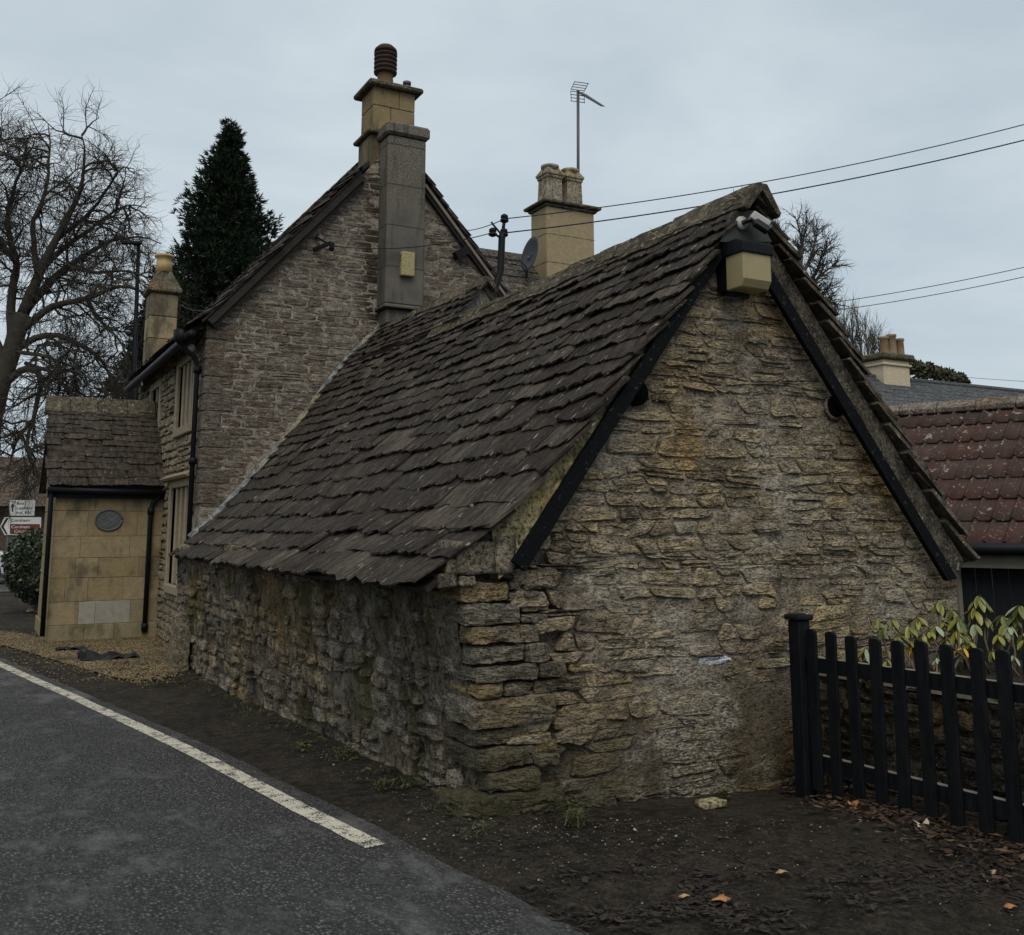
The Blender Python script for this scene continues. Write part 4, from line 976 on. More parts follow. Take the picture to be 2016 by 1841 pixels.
while x < HX:
    l = min(rng.uniform(.35, .55), HX-x); t = .05
    o = MB().prism([(x+.004, 18.05-.2, 3.66-.22), (x+.004, 18.05, 3.71), (x+.004, 18.05+.2, 3.66-.22), (x+.004, 18.05+.24, 3.66-.18), (x+.004, 18.05, 3.77), (x+.004, 18.05-.24, 3.66-.18)], (l-.008, 0, 0), rng.random()).obj('ridge_stone', M['ridge'], porch); bevel(o, .012); x += l
MB().prism([(PX0, PY+.0, 2.25), (PX0, 18.05, 3.58), (PX0, 18.05*2-PY, 2.25)], (.2, 0, 0)).obj('side_gable', M['facade_mortar'], porch)
bevel(MB().box((XA+.03, PY-.10, 2.04), (HX, PY-.02, 2.20)).obj('fascia', M['black_paint'], porch), .005)
MB().tube([(XA+.02, PY-.15, 2.16), (HX, PY-.15, 2.13)], .045, 10).obj('gutter', M['black_pipe'], porch, True)
p1 = atY(297, 1005, PY-.06); p2 = atY(284, 1245, PY-.06)
MB().tube([atY(325, 962, PY-.15), atY(318, 975, PY-.1), atY(301, 990, PY-.06), p1, p2], .038, 10).obj('downpipe', M['black_pipe'], porch, True)
for z in (p1.z-.06, p2.z+.04): MB().tube([(p1.x+(p2.x-p1.x)*(p1.z-z)/(p1.z-p2.z), PY-.06, z), (p1.x+(p2.x-p1.x)*(p1.z-z)/(p1.z-p2.z), PY-.06, z+.1)], .052, 10).obj('pipe_collar', M['black_pipe'], porch, True)
p1 = atY(101, 975, PY-.1); p2 = atY(83, 1253, PY-.1)
MB().tube([p1+Vector((.02, .02, .1)), p1, p2], .036, 10).obj('downpipe', M['black_pipe'], porch, True)

# ------------------------------------------------------------------ rear wing of the house with its chimney
rear = empty('house_wing', (10.5, 17, 0), 'rear wing with lichened tiled roof behind the outbuilding ridge', 'house')
def RW(x, s, n=0): e = Vector((0, 14.6, 4.7)); r_ = Vector((0, 16.9, atY(950, 500, 16.9).z)); d = (r_-e); L = d.length; d = d/L; p = e+d*s; return Vector((x, p.y-d.z*n, p.z+d.y*n))
LRW = (Vector((0, 16.9, atY(950, 500, 16.9).z))-Vector((0, 14.6, 4.7))).length
wroof = deck(RW, [7.2, 10, 13.5], [0, LRW/2, LRW], .08, 'roof', M['old_wood'], rear)
rng = random.Random(61); wt = course_tiles(RW, 0, LRW-.1, lambda x: 7.2, lambda x: 13.5, .27, .25, (.2, .22), (.2, .22), rng, (.014, .018), -1, .004, .04, smax=LRW)
emit(wt, 'roof_tile', 'roof_tiles', M['rear_tile'], wroof, 40, False, 150)
MB().box((7.6, 14.8, -.3), (13.3, 19, 4.75)).obj('wall', M['rear_stone'], rear)
MB().prism([(7.2, 16.9, RW(0, LRW).z-.04), (7.2, 19.4, 4.7), (7.2, 19.2, 4.6), (7.2, 16.8, RW(0, LRW).z-.2)], (6.3, 0, 0)).obj('roof_slope', M['rear_tile'], rear)
x = 7.2
while x < 13.4:
    z = RW(0, LRW).z; o = MB().prism([(x+.006, 16.7, z-.13), (x+.006, 16.9, z+.02), (x+.006, 17.1, z-.13), (x+.006, 17.12, z-.08), (x+.006, 16.95, z+.1), (x+.006, 16.85, z+.1), (x+.006, 16.68, z-.08)], (.43, 0, 0), rng.random()).obj('ridge_tile', M['rear_tile'], rear); x += .445
MCY = 16.1; A = atY(1076, 400, MCY); B = atY(1169, 400, MCY); zc = atY(1076, 405, MCY).z
mid = blk((A.x, MCY, 5.2), (B.x, MCY+.62, zc), M['stack_buff'], rear, 'chimney_stack', .012)
for zz in (zc-1.12, zc-.55): blk((A.x-.006, MCY-.006, zz-.006), (B.x+.006, MCY+.626, zz+.006), M['facade_mortar'], mid, 'bed_joint', .002)
for (dz, tk, ex) in ((0, .06, .05), (.06, .07, .12)): blk((A.x-ex, MCY-ex, zc+dz), (B.x+ex, MCY+.62+ex, zc+dz+tk-.004), M['cap_stone'], mid, 'cap', .02)
for k in (0, 1):
    cxp = A.x+.26+k*.47; b0_ = zc+.13
    MB().lathe((cxp, MCY+.3, b0_), [(.29, 0), (.26, .05), (.24, .52), (.27, .54), (.27, .58), (.30, .60), (.30, .64), (.20, .75)], 4).obj('chimney_pot', M['stone_pot'], mid)
    MB().lathe((cxp, MCY+.3, b0_+.70), [(.18, 0), (.17, .06), (.185, .07), (.185, .12), (.13, .13)], 16).obj('pot_rim', M['stone_pot'], mid, True)
# TV aerial on the chimney
mt_ = empty('tv_aerial', (atY(1138, 330, MCY+.55).x, MCY+.7, zc), 'tall thin television aerial on a mast above the double chimney pots', 'aerial')
t0 = atY(1138, 400, MCY+.7); t1 = atY(1138, 178, MCY+.7)
MB().tube([t0+Vector((0, 0, -.4)), t1], .032, 8).obj('mast', M['steel'], mt_, True)
bt = t1+Vector((0, 0, -.02)); be = atY(1186, 209, MCY-.6)
MB().bar(bt, be, .02, .02).obj('boom', M['alu'], mt_)
d = (be-bt); pr_v = d.cross(Vector((0, 0, 1))).normalized(); upv = pr_v.cross(d).normalized()
for k in range(14): c = bt+d*(.18+.82*k/13); MB().bar(c-pr_v*(.10-.003*k), c+pr_v*(.10-.003*k), .009, .009).obj('element', M['alu'], mt_)
for sgn in (-1, 1):
    rf = MB(); base = bt-d*.02+upv*.02*sgn
    for k in range(4):
        o_ = base+upv*sgn*.06*k-d.normalized()*-.05*k; rf.bar(o_-pr_v*.16, o_+pr_v*.16, .012, .012)
    for q_ in (-.15, .15): rf.bar(base+pr_v*q_, base+upv*sgn*.19+d.normalized()*.15+pr_v*q_, .01, .01)
    rf.obj('reflector', M['alu'], mt_)
# satellite dish
dc = atY(1043, 500, MCY-.15); sd = empty('satellite_dish', dc-Vector((0, 0, .35)), 'dark grey satellite dish beside the buff chimney', 'satellite dish')
Rm = Vector((-.97, -.12, .22)).to_track_quat('Z', 'Y').to_matrix(); V = []; Fc = []; NA, NR = 24, 5
for j in range(NR+1):
    for i in range(NA):
        r = .36*j/NR; t = 2*math.pi*i/NA; V.append(dc+Rm@Vector((r*.72*math.cos(t), r*math.sin(t), -.07*(1-(j/NR)**2))))
for j in range(NR):
    for i in range(NA): Fc.append((j*NA+i, j*NA+(i+1) % NA, (j+1)*NA+(i+1) % NA, (j+1)*NA+i))
o = mk('dish', V, Fc, M['dish'], sd, True, .5); md = o.modifiers.new('t', 'SOLIDIFY'); md.thickness = .012
MB().tube([dc+Vector((0, .05, -.05)), dc+Vector((.1, .3, -.2)), dc+Vector((.15, .35, -.75))], .025, 8).obj('mount', M['steel'], sd, True)
MB().tube([dc+Rm@Vector((0, -.3, 0)), dc+Rm@Vector((0, -.12, .32))], .012, 6).obj('feed_arm', M['steel'], sd, True)

# ------------------------------------------------------------------ wire bracket pole and overhead wires
PYY = 12.0; pole = empty('wire_pole', atY(972, 582, PYY), 'dark cranked pole with insulators rising behind the outbuilding ridge', 'pole')
pb = [atY(965, 600, PYY), atY(975, 565, PYY), atY(986, 532, PYY), atY(988, 470, PYY), atY(990, 458, PYY)]
MB().tube([Vector((6.05, 12.0, 3.3))]+pb, .05, 10).obj('shaft', M['black_pipe'], pole, True)
MB().tube([pb[-1], atY(993, 432, PYY)], .025, 8).obj('rod', M['black_pipe'], pole, True)
INS = [atY(993, 431, PYY), atY(970, 458, PYY), atY(992, 459, PYY)]
for c in INS: MB().lathe(c+Vector((0, 0, -.06)), [(.025, 0), (.06, .02), (.06, .05), (.03, .06), (.055, .075), (.05, .11), (.02, .13)], 12).obj('insulator', M['black_pipe'], pole, True)
MB().tube([pb[-2], INS[1]], .016, 6).obj('arm', M['black_pipe'], pole, True)
MB().tube([atY(984, 458, PYY), atY(973, 445, PYY), atY(967, 437, PYY)], .014, 6).obj('arm', M['black_pipe'], pole, True)
def wire(a, b, sag, r, label, n=26):
    a = Vector(a); b = Vector(b); pts = [a.lerp(b, i/n)+Vector((0, 0, -sag*4*(i/n)*(1-i/n))) for i in range(n+1)]
    return MB().tube(pts, r, 5).obj('overhead_wire', M['wire'], None, True, label=label, cat='wire', group='overhead wires')
def far(x, y, D): r = ray(x, y); return EYEP+r*(D/r.length)
wire(INS[0], far(2300, 165, 18), .25, .008, 'upper overhead wire from the dark pole insulator to the top right')
wire(INS[2], far(2300, 200, 18), .22, .010, 'lower overhead wire from the dark pole passing behind the outbuilding ridge')
wire(INS[0], atY(915, 455, 14.3), .03, .007, 'short upper wire from the pole to the house verge')
wire(INS[1], atY(653, 484, HY-.25), .12, .007, 'thin wire from the pole across the house gable to its bracket')
wire(far(1600, 601, 34), far(2300, 455, 34), .2, .012, 'upper of the paired wires crossing the sky above the red tiled roof')
wire(far(1600, 617, 34), far(2300, 476, 34), .2, .012, 'lower of the paired wires crossing the sky above the red tiled roof')
wire(far(1880, 741, 60), far(2300, 762, 60), .1, .012, 'faint low wire above the grey slate roof at the right edge')
wire(atY(352, 598, 20.2), atY(410, 612, 14.4), .05, .008, 'thin wire between the slim chimney and the house eaves')
# small weight on the wire

# ------------------------------------------------------------------ lamp and sensor on the gable
LY = 4.93; A = atY(1462, 480, LY); B = atY(1517, 480, LY); back = 5.13
lx0, lx1 = A.x, B.x; zb = atY(1464, 562, LY).z; zm = atY(1464, 492, LY).z; zk = atY(1464, 466, LY).z
lamp = empty('gable_lamp', ((lx0+lx1)/2, 5.05, zb), 'black hooded bulkhead lamp with yellowed diffuser below the outbuilding apex', 'wall lamp')
o = MB().prism([(lx0, back-.02, zm), (lx0, LY, zm), (lx0, LY, zb+.055), (lx0, LY+.035, zb), (lx0, back-.02, zb)], (lx1-lx0, 0, 0)).obj('diffuser', M['diffuser'], lamp); bevel(o, .008)
o = MB().prism([(lx0-.014, back, zm-.012), (lx0-.014, LY-.016, zm-.012), (lx0-.014, LY-.016, zk-.03), (lx0-.014, LY+.05, zk), (lx0-.014, back, zk)], (lx1-lx0+.028, 0, 0)).obj('hood', M['black_paint'], lamp); bevel(o, .01, 2)
MB().box((lx0+.03, back, zb+.02), (lx1-.03, GY-.012, zk-.01)).obj('back_plate', M['black_paint'], lamp)
MB().box((lx0+.02, back-.03, zb-.03), (lx1-.05, back, zb-.002)).obj('cable_box', M['black_paint'], lamp)
pb_ = empty('apex_board', atY(1468, 470, 5.12), 'grey triangular board under the ridge end of the outbuilding', 'board')
MB().prism([atY(1443, 416, 5.10), atY(1482, 414, 5.10), atY(1508, 455, 5.10), atY(1520, 476, 5.10), atY(1418, 476, 5.10)], (0, .022, 0)).obj('panel', M['grey_ply'], pb_)
pir = empty('motion_sensor', atY(1463, 440, 5.08), 'white motion sensor with round base above the gable lamp', 'sensor')
c = atY(1459, 440, 5.095); MB().tube([c+Vector((0, .004, 0)), c+Vector((0, -.022, 0))], [.052, .046], 20).obj('base', M['lead_white'], pir, True)
e = atY(1478, 432, 5.0); MB().tube([c+Vector((0, -.02, 0)), c.lerp(e, .6), e], .018, 10).obj('arm', M['lens_black'], pir, True)
d = (atY(1512, 442, 4.97)-atY(1478, 420, 5.02)); s0_ = atY(1478, 424, 5.02)
o = MB().bar(s0_, s0_+d, .085, .062).obj('head', M['lead_white'], pir); bevel(o, .012, 2)
u_ = d.normalized(); o = MB().bar(s0_+Vector((0, -.02, -.045))+u_*.01, s0_+d*.92+Vector((0, -.02, -.045)), .07, .05).obj('lens', M['lens_black'], pir); bevel(o, .01)

# ------------------------------------------------------------------ picket fence
FX = 4.80; fence = empty('picket_fence', (FX, 4.0, 0), 'black painted picket fence running from the gable towards the road', 'fence')
p = atX(1579, 1400, FX); gz = ground(FX, p.y)
po = bevel(MB().box((FX-.045, p.y-.05, gz-.2), (FX+.055, p.y+.05, 1.0)).obj('post', M['black_paint'], fence), .006)
bevel(MB().box((FX-.065, p.y-.07, 1.0), (FX+.075, p.y+.07, 1.035)).obj('post_cap', M['black_paint'], po), .01)
rng = random.Random(71); ys_ = [atX(px, 1400, FX).y for px in (1603, 1640, 1683, 1727, 1773, 1821, 1870, 1926, 1985)]
while ys_[-1] > 2.0: ys_.append(ys_[-1]-.143)
tops = [.955, .945, .945, .945, .95, .955, .955, .96, .965]
for i, y in enumerate(ys_):
    z1 = (tops[i] if i < len(tops) else .97)+rng.uniform(-.006, .006); w_ = .041; ln = rng.uniform(-.014, .014); y += rng.uniform(-.008, .008); z0 = ground(FX, y)+rng.uniform(.0, .04); poly = []
    for k in range(9): t = math.pi*k/8; poly.append((FX-.012, y+ln+w_*math.cos(t), z1-.018+.018*math.sin(t)))
    poly += [(FX-.012, y-w_, z0), (FX-.012, y+w_, z0)]
    o = MB().prism(poly, (.024, 0, 0), rng.random()).obj('picket', M['black_paint'], fence); bevel(o, .003)
for (z, nm) in ((.735, 'rail'), (.14, 'rail')):
    o = MB().bar((FX+.034, 5.04, z-.01), (FX+.034, 1.9, z+.04), .042, .09).obj(nm, M['black_paint'], fence)
    MB().bar((FX+.034, 5.0, z+.0365), (FX+.034, 1.9, z+.0865), .036, .004).obj('worn_rail_edge', M['rail_edge'], o)
MB().box((FX-.04, 1.9, -.2), (FX+.06, 2.0, 1.0)).obj('post', M['black_paint'], fence)

# raised bed behind the fence
bed = empty('retaining_wall', (5.2, 3.7, 0), 'low dark stone retaining wall behind the picket fence', 'wall')
MB().box((5.16, 1.9, -.3), (5.34, 5.18, .60)).obj('core', M['side_mortar'], bed)
rng = random.Random(72); bp = []
for c in rubble(1.9, 5.15, -.2, .6, (.07, .15), (.15, .4), rng, .008, .03, .15, .02):
    G, f = stone_geo(c, rng.uniform(.01, .04), rng, 12, -.03, .42, .1, .5, .008, 2); bp.append(([(5.155-nn, y, z) for y, z, nn in G], [q[::-1] for q in f], rng.random()))
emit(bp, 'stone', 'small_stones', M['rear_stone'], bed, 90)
MB().bar((5.2, 5.16, .625), (5.2, 1.9, .66), .15, .035).obj('coping_plank', M['rail_edge'], bed)
V = []; Fc = []
for j in range(13):
    for i in range(11): x = 5.3+i*.32; y = 1.9+j*(5.2-1.9)/12; V.append((x, y, .58+.05*nz(x*2, y*2)))
for j in range(12):
    for i in range(10): k = j*11+i; Fc.append((k, k+1, k+12, k+11))
mk('raised_soil', V, Fc, M['mud'], None, True, .5, label='dark soil of the raised bed behind the fence', cat='soil', kind='structure')

# rhododendron: shared leaf mesh, each leaf an object
def leaf_mesh(name, mat, L=1.0, W=.36, bend=.22):
    V = []; Fc = []; rows = 6
    for j in range(rows+1):
        f = j/rows; w_ = W*.5*math.sin(math.pi*min(1, f*.94+.06))**.75; z = -bend*f*f
        for i in (-1, 0, 1): V.append((i*w_, f*L, z+(.05 if i else 0)*1.0))
    for j in range(rows):
        for i in range(2): k = j*3+i; Fc.append((k, k+1, k+4, k+3))
    return meshdata(name, V, Fc, mat, True, .5)
LM = [leaf_mesh('rhododendron_leaf', M['rhodo']), leaf_mesh('rhododendron_leaf', M['rhodo'], 1, .42, .3), leaf_mesh('rhododendron_leaf', M['rhodo_pale'], 1, .42, .2), leaf_mesh('rhododendron_leaf', M['rhodo_yellow'], 1, .36, .3)]
def place(me, name, parent, loc, dr, up, sc_):
    y = Vector(dr).normalized(); z = Vector(up); z = (z-y*z.dot(y)); z = z.normalized() if z.length > 1e-3 else y.orthogonal().normalized(); x = y.cross(z)
    o = bpy.data.objects.new(name, me); COL.objects.link(o); o.parent = parent; o.location = Vector(loc)-ORG[parent.name]
    o.rotation_euler = Matrix((x, y, z)).transposed().to_euler(); o.scale = (sc_, sc_, sc_); return o
rh = empty('rhododendron', (5.8, 4.6, .6), 'rhododendron with drooping yellow green leaves behind the picket fence', 'shrub')
WH = [(1270,170,5.2,.13,9,0), (1330,250,5.2,.10,5,0), (1700,280,4.9,.12,8,0), (1060,400,4.85,.11,8,0), (860,240,5.0,.10,7,1), (640,390,4.8,.09,8,0), (370,400,4.75,.085,7,0), (230,410,4.7,.085,7,0), (1520,380,5.05,.11,8,0), (1230,470,4.9,.10,7,0),
      (1600,500,4.7,.09,5,2), (1640,800,4.6,.07,4,2), (1110,720,4.75,.08,4,3), (820,470,4.85,.09,7,0), (540,480,4.8,.09,7,0), (930,600,4.8,.08,6,0), (90,700,4.65,.08,6,0), (830,820,4.7,.05,6,2), (1480,560,4.9,.10,6,0), (590,640,4.7,.08,4,3), (330,720,4.7,.07,5,1), (1000,320,5.0,.09,6,1), (450,560,4.75,.08,5,1), (1130,560,4.9,.09,6,0), (1740,560,4.7,.09,6,1)]
rng = random.Random(73)
WH += [(a_+rng.uniform(-70, 70), min(820, b_+rng.uniform(60, 200)), c_+rng.uniform(-.12, .1), d_*.95, e_, 0 if rng.random() < .75 else 1) for a_, b_, c_, d_, e_, f_ in WH if f_ < 2 and a_ > 150]
for (cx_, cy_, Y, ln, nl, kd) in WH:
    ln *= 1.0
    tip = atY((1700+cx_/5.259)/1.008, (1150+cy_/5.259)/1.008, Y); root = Vector((tip.x+rng.uniform(-.2, .2), Y+rng.uniform(-.12, .08), .58)); midp = tip.lerp(root, .5)+Vector((rng.uniform(-.06, .06), rng.uniform(-.05, .05), 0))
    MB().tube([root, midp, tip+Vector((0, 0, -.03)), tip], [.009, .007, .006, .004], 6).obj('stem', M['stem'], rh, True)
    for k in range(nl):
        t = 2*math.pi*(k+rng.uniform(-.25, .25))/nl; dn = rng.uniform(.2, 1.5); d = Vector((math.cos(t), math.sin(t), -dn))
        kk = {0: rng.choice((0, 0, 1)), 1: 1, 2: 2, 3: 3}[kd]
        if kd == 0 and rng.random() < .1: kk = 2
        place(LM[kk], 'leaf', rh, tip+Vector((math.cos(t)*.008, math.sin(t)*.008, rng.uniform(-.03, .005))), d, Vector((math.cos(t)*.6, math.sin(t)*.6, 1)), ln*rng.uniform(.8, 1.15))

# ------------------------------------------------------------------ red tiled shed on the right
th = math.radians(68); ee = math.radians(33); DU = Vector((math.cos(th), -math.sin(th), 0)); DS = Vector((math.sin(th)*math.cos(ee), math.cos(th)*math.cos(ee), math.sin(ee))); DN = DU.cross(DS).normalized()
if DN.z < 0: DN = -DN
E0 = far(1950, 1068, 10.6); S = 1.0
while pix(E0+DS*S)[1] > 792 and S < 8: S += .01
shed = empty('tiled_shed', (E0.x, E0.y, 0), 'dark boarded shed with red brown interlocking tile roof at the right', 'shed')
U0, U1 = -4.2, 2.6
rows_ = 7; TW, TE = .34, S/rows_; cols_ = int((U1-U0)/TW)
V = []; Fc = []; NXP = 32
def rollz(f): g = (f*2) % 1.0; return .036*math.cos(min(1, abs(g-.5)/.19)*math.pi/2)**2
for lay in (0, .016):
    for j in range(2):
        for i in range(NXP+1): f = i/NXP; V.append(((f-.5)*TW*1.03, j*TE*1.22, rollz(f)+lay+.012*(1-j)+(-.012 if j else 0)))
m = 2*(NXP+1)
for i in range(NXP): Fc += [(m+i, m+i+1, m+NXP+2+i, m+NXP+1+i), (i, NXP+1+i, NXP+2+i, i+1), (i, i+1, m+i+1, m+i), (NXP+1+i+1, NXP+1+i, m+NXP+1+i, m+NXP+2+i)]
Fc += [(0, m, m+NXP+1, NXP+1), (NXP, 2*NXP+1, m+2*NXP+1, m+NXP)]
tme = meshdata('interlocking_tile', V, Fc, M['pantile'], True, .5)
sroof = MB().prism([E0+DU*U0-DN*.03, E0+DU*U1-DN*.03, E0+DU*U1+DS*S-DN*.03, E0+DU*U0+DS*S-DN*.03], -DN*.05).obj('roof', M['old_wood'], shed)
rot = Matrix((DU, DS, DN)).transposed().to_euler(); rng = random.Random(81)
for j in range(rows_):
    for i in range(cols_):
        p = E0+DU*(U0+(i+.5)*TW)+DS*(j*TE-.04)+DN*(rng.uniform(0, .004)-.02)
        o = bpy.data.objects.new('roof_tile', tme); COL.objects.link(o); o.parent = sroof; o.location = p-ORG[sroof.name]; o.rotation_euler = (rot.x+rng.uniform(-.01, .01), rot.y, rot.z+rng.uniform(-.006, .006))
# ridge tiles and far slope
DS2 = Vector((math.sin(th)*math.cos(ee), math.cos(th)*math.cos(ee), -math.sin(ee))); RG = E0+DS*S; k = 0; u = U0
while u < U1:
    P_ = [RG+DU*(u+.004)-DS*.15+DN*.025, RG+DU*(u+.004)-DS*.13+DN*.085, RG+DU*(u+.004)+Vector((0, 0, .10)), RG+DU*(u+.004)+DS2*.13+Vector((0, 0, .06)), RG+DU*(u+.004)+DS2*.15]
    bevel(MB().prism(P_, DU*.435, rng.random()).obj('ridge_tile', M['ridge_tile'], shed), .01); u += .445
MB().prism([RG+DU*U0, RG+DU*U1, RG+DU*U1+DS2*S, RG+DU*U0+DS2*S], Vector((0, 0, -.06))).obj('roof_slope', M['pantile'], shed)
HN = Vector((math.sin(th), math.cos(th), 0)); gt = [E0+DU*u-HN*.07+Vector((0, 0, -.06)) for u in (U0, U1)]
MB().tube(gt, .06, 10).obj('gutter', M['black_pipe'], shed, True)
MB().bar(E0+DU*U0+HN*.02+Vector((0, 0, -.16)), E0+DU*U1+HN*.02+Vector((0, 0, -.16)), .03, .16).obj('fascia', M['cream'], shed)
u = U0+.1
while u < U1-.1:
    a = E0+DU*u+HN*(.16+rng.uniform(0, .008)); MB().prism([(a.x, a.y, -.3), (a.x+DU.x*.142, a.y+DU.y*.142, -.3), (a.x+DU.x*.142, a.y+DU.y*.142, E0.z-.14), (a.x, a.y, E0.z-.14)], HN*.025, rng.random()).obj('wall_board', M['dark_board'], shed); u += .15
a = E0+DU*-.35+HN*.13; MB().bar((a.x, a.y, -.3), (a.x, a.y, E0.z-.2), .03, .05).obj('corner_batten', M['cream'], shed)
MB().prism([(E0+DU*U0).to_3d()+Vector((0, 0, -1.6)), RG+DU*U0+Vector((0, 0, -S*math.sin(ee)-1.6)), RG+DU*U0+Vector((0, 0, -.1)), E0+DU*U0+Vector((0, 0, -.1))], DU*.08).obj('end_wall', M['dark_board'], shed)

# ------------------------------------------------------------------ grey slate house far right
gs = empty('slate_house', (30, 22, 0), 'distant grey slate roofed house with triple pot chimney', 'house')
zr = atY(1700, 741, 22).z; X0_ = 23.2
def GS(x, s, n=0): d = Vector((0, 4.2, 3.2)).normalized(); p = Vector((x, 22, zr))-d*(5.2-s); return Vector((x, p.y-d.z*n, p.z+d.y*n))
groof = deck(GS, [X0_, 32, 44], [0, 2.6, 5.2], .1, 'roof', M['old_wood'], gs)
rng = random.Random(83); gt_ = course_tiles(GS, 0, 5.15, lambda s: X0_, lambda s: 44, .25, .25, (.3, .32), (.3, .32), rng, (.008, .01), -1, .004, .02, smax=5.2)
emit(gt_, 'slate', 'roof_slates', M['grey_slate'], groof, 120, False, 40)
MB().box((X0_+.4, 18.2, -.3), (43.6, 25.6, zr-3.2)).obj('wall', M['far_wall'], gs)
MB().prism([(X0_, 22.02, zr), (X0_, 26.4, zr-3.3), (X0_, 26.2, zr-3.4), (X0_, 22.02, zr-.15)], (44-X0_, 0, 0)).obj('roof_slope', M['grey_slate'], gs)
MB().tube([(X0_, 22, zr+.02), (44, 22, zr+.02)], .09, 8).obj('ridge', M['grey_slate'], gs, True)
cc = atY(1757, 745, 21.6); hw = .66
ch = blk((cc.x-hw*.55, 21.6, zr-1.6), (cc.x+hw*1.25, 21.6+hw*1.9, atY(1757, 708, 21.6).z), M['stack_pale'], gs, 'chimney_stack', .02)
zc = atY(1757, 708, 21.6).z
blk((cc.x-hw*.55-.14, 21.46, zc), (cc.x+hw*1.25+.14, 21.74+hw*1.9, zc+.2), M['cap_stone'], ch, 'cap', .05)
blk((cc.x-hw*.55-.06, 21.54, zc-.2), (cc.x+hw*1.25+.06, 21.66+hw*1.9, zc-.12), M['stack_pale'], ch, 'neck_band', .02)
for k in (-1, 0, 1):
    pp = atY(1757+k*15, 700, 22.15+.1*abs(k)); MB().lathe((pp.x, pp.y, zc+.19), [(.17, 0), (.15, .1), (.135, .60+.08*(k == 0)), (.16, .62+.08*(k == 0)), (.16, .69+.08*(k == 0)), (.11, .70+.08*(k == 0))], 16).obj('chimney_pot', M['pot_weathered'], ch, True)


# ------------------------------------------------------------------ trees
def wig(p, d, L, n, rng, bend, grav):
    pts = [Vector(p)]; d = Vector(d).normalized()
    for k in range(n):
        d = (d+Vector((rng.gauss(0, bend), rng.gauss(0, bend), rng.gauss(0, bend)+grav))).normalized(); pts.append(pts[-1]+d*(L/n))
    return pts
def sprout(mb, pts, r0, lvl, rng, cfg):
    """side branches along a limb, down to twigs"""
    L = sum((pts[i+1]-pts[i]).length for i in range(len(pts)-1)); c = cfg[lvl]; cnt = max(2, int(L*c['n']))
    for k in range(cnt):
        f = rng.uniform(c.get('start', .15), 1); i = min(int(f*(len(pts)-1)), len(pts)-2); t = f*(len(pts)-1)-i; p = pts[i].lerp(pts[i+1], t); d = (pts[i+1]-pts[i]).normalized()
        sd = Vector((rng.gauss(0, 1), rng.gauss(0, 1), rng.gauss(0, 1))); sd = (sd-d*sd.dot(d)).normalized()
        nd = d*c['fwd']+sd*c['side']+Vector((0, 0, c['up']))
        q = wig(p, nd, rng.uniform(*c['len'])*(1.15-.5*f), c['seg'], rng, c['bend'], c['grav'])
        rr = min(r0*(1-.6*f)*.7, c['r']); mb.tube(q, [rr*(1-.75*j/c['seg']) for j in range(c['seg']+1)], c['sides'], False)
        if lvl+1 < len(cfg): sprout(mb, q, rr, lvl+1, rng, cfg)
TY = 36.0; rng = random.Random(91)
tree = empty('bare_tree', (atY(20, 1060, TY).x, TY, ground(1, TY)), 'large spreading leafless tree behind the porch at the left', 'tree')
def limb(pp, dy): return [atY(x, y, TY+dy*i/(len(pp)-1)) for i, (x, y) in enumerate(pp)]
LIMBS = [([(-45, 1075), (-35, 960), (-22, 860), (-5, 770), (20, 700), (45, 620)], 0, .36, .28),
 ([(45, 620), (75, 540), (110, 470), (150, 400), (170, 330), (160, 265)], -1.5, 0.248, .02), ([(45, 620), (90, 560), (140, 520), (200, 480), (270, 460), (318, 480)], 1.5, 0.211, .02),
 ([(35, 660), (100, 600), (170, 590), (230, 560), (280, 565), (312, 620)], -2, 0.186, .02), ([(30, 690), (90, 650), (140, 670), (200, 700), (225, 760), (220, 800)], -1, 0.161, .02),
 ([(25, 690), (20, 600), (35, 520), (10, 430), (40, 340), (60, 260)], 2, 0.211, .02), ([(75, 540), (110, 500), (190, 440), (250, 400), (290, 410)], 2.5, 0.149, .02),
 ([(5, 760), (50, 715), (90, 740), (62, 830), (50, 880), (85, 960)], -2.5, 0.161, .02), ([(10, 720), (-40, 600), (-60, 480), (-40, 350)], 1, 0.211, .02), ([(75, 540), (60, 450), (90, 380), (100, 300), (95, 245)], .8, 0.136, .02),
 ([(110, 470), (180, 420), (220, 360), (232, 340)], -1.8, 0.124, .02), ([(0, 800), (-40, 790), (-70, 840), (-80, 900)], -1, 0.124, .02), ([(35, 520), (-10, 470), (-30, 380), (-10, 300), (0, 250)], -1, 0.124, .02),
 ([(140, 520), (190, 540), (250, 530), (300, 550)], -2.5, 0.099, .02), ([(25, 690), (80, 700), (150, 720), (190, 760)], -3, 0.099, .02), ([(60, 830), (30, 870), (15, 930)], -2.6, 0.087, .02), ([(50, 715), (120, 735), (110, 800), (130, 850)], -2.8, 0.087, .02), ([(170, 590), (200, 640), (235, 660), (250, 720)], -2.2, 0.087, .02)]
tr_ = MB(); cr_ = MB()
cfg = [dict(n=2.2, len=(1.0, 2.5), seg=6, fwd=.5, side=.8, up=-.03, bend=.28, grav=-.03, r=.045, sides=5, start=.15),
       dict(n=4.8, len=(.8, 1.9), seg=5, fwd=.6, side=.7, up=0, bend=.28, grav=-.05, r=.02, sides=4),
       dict(n=11, len=(.4, 1.2), seg=3, fwd=.7, side=.6, up=-.05, bend=.3, grav=-.04, r=.0095, sides=3)]
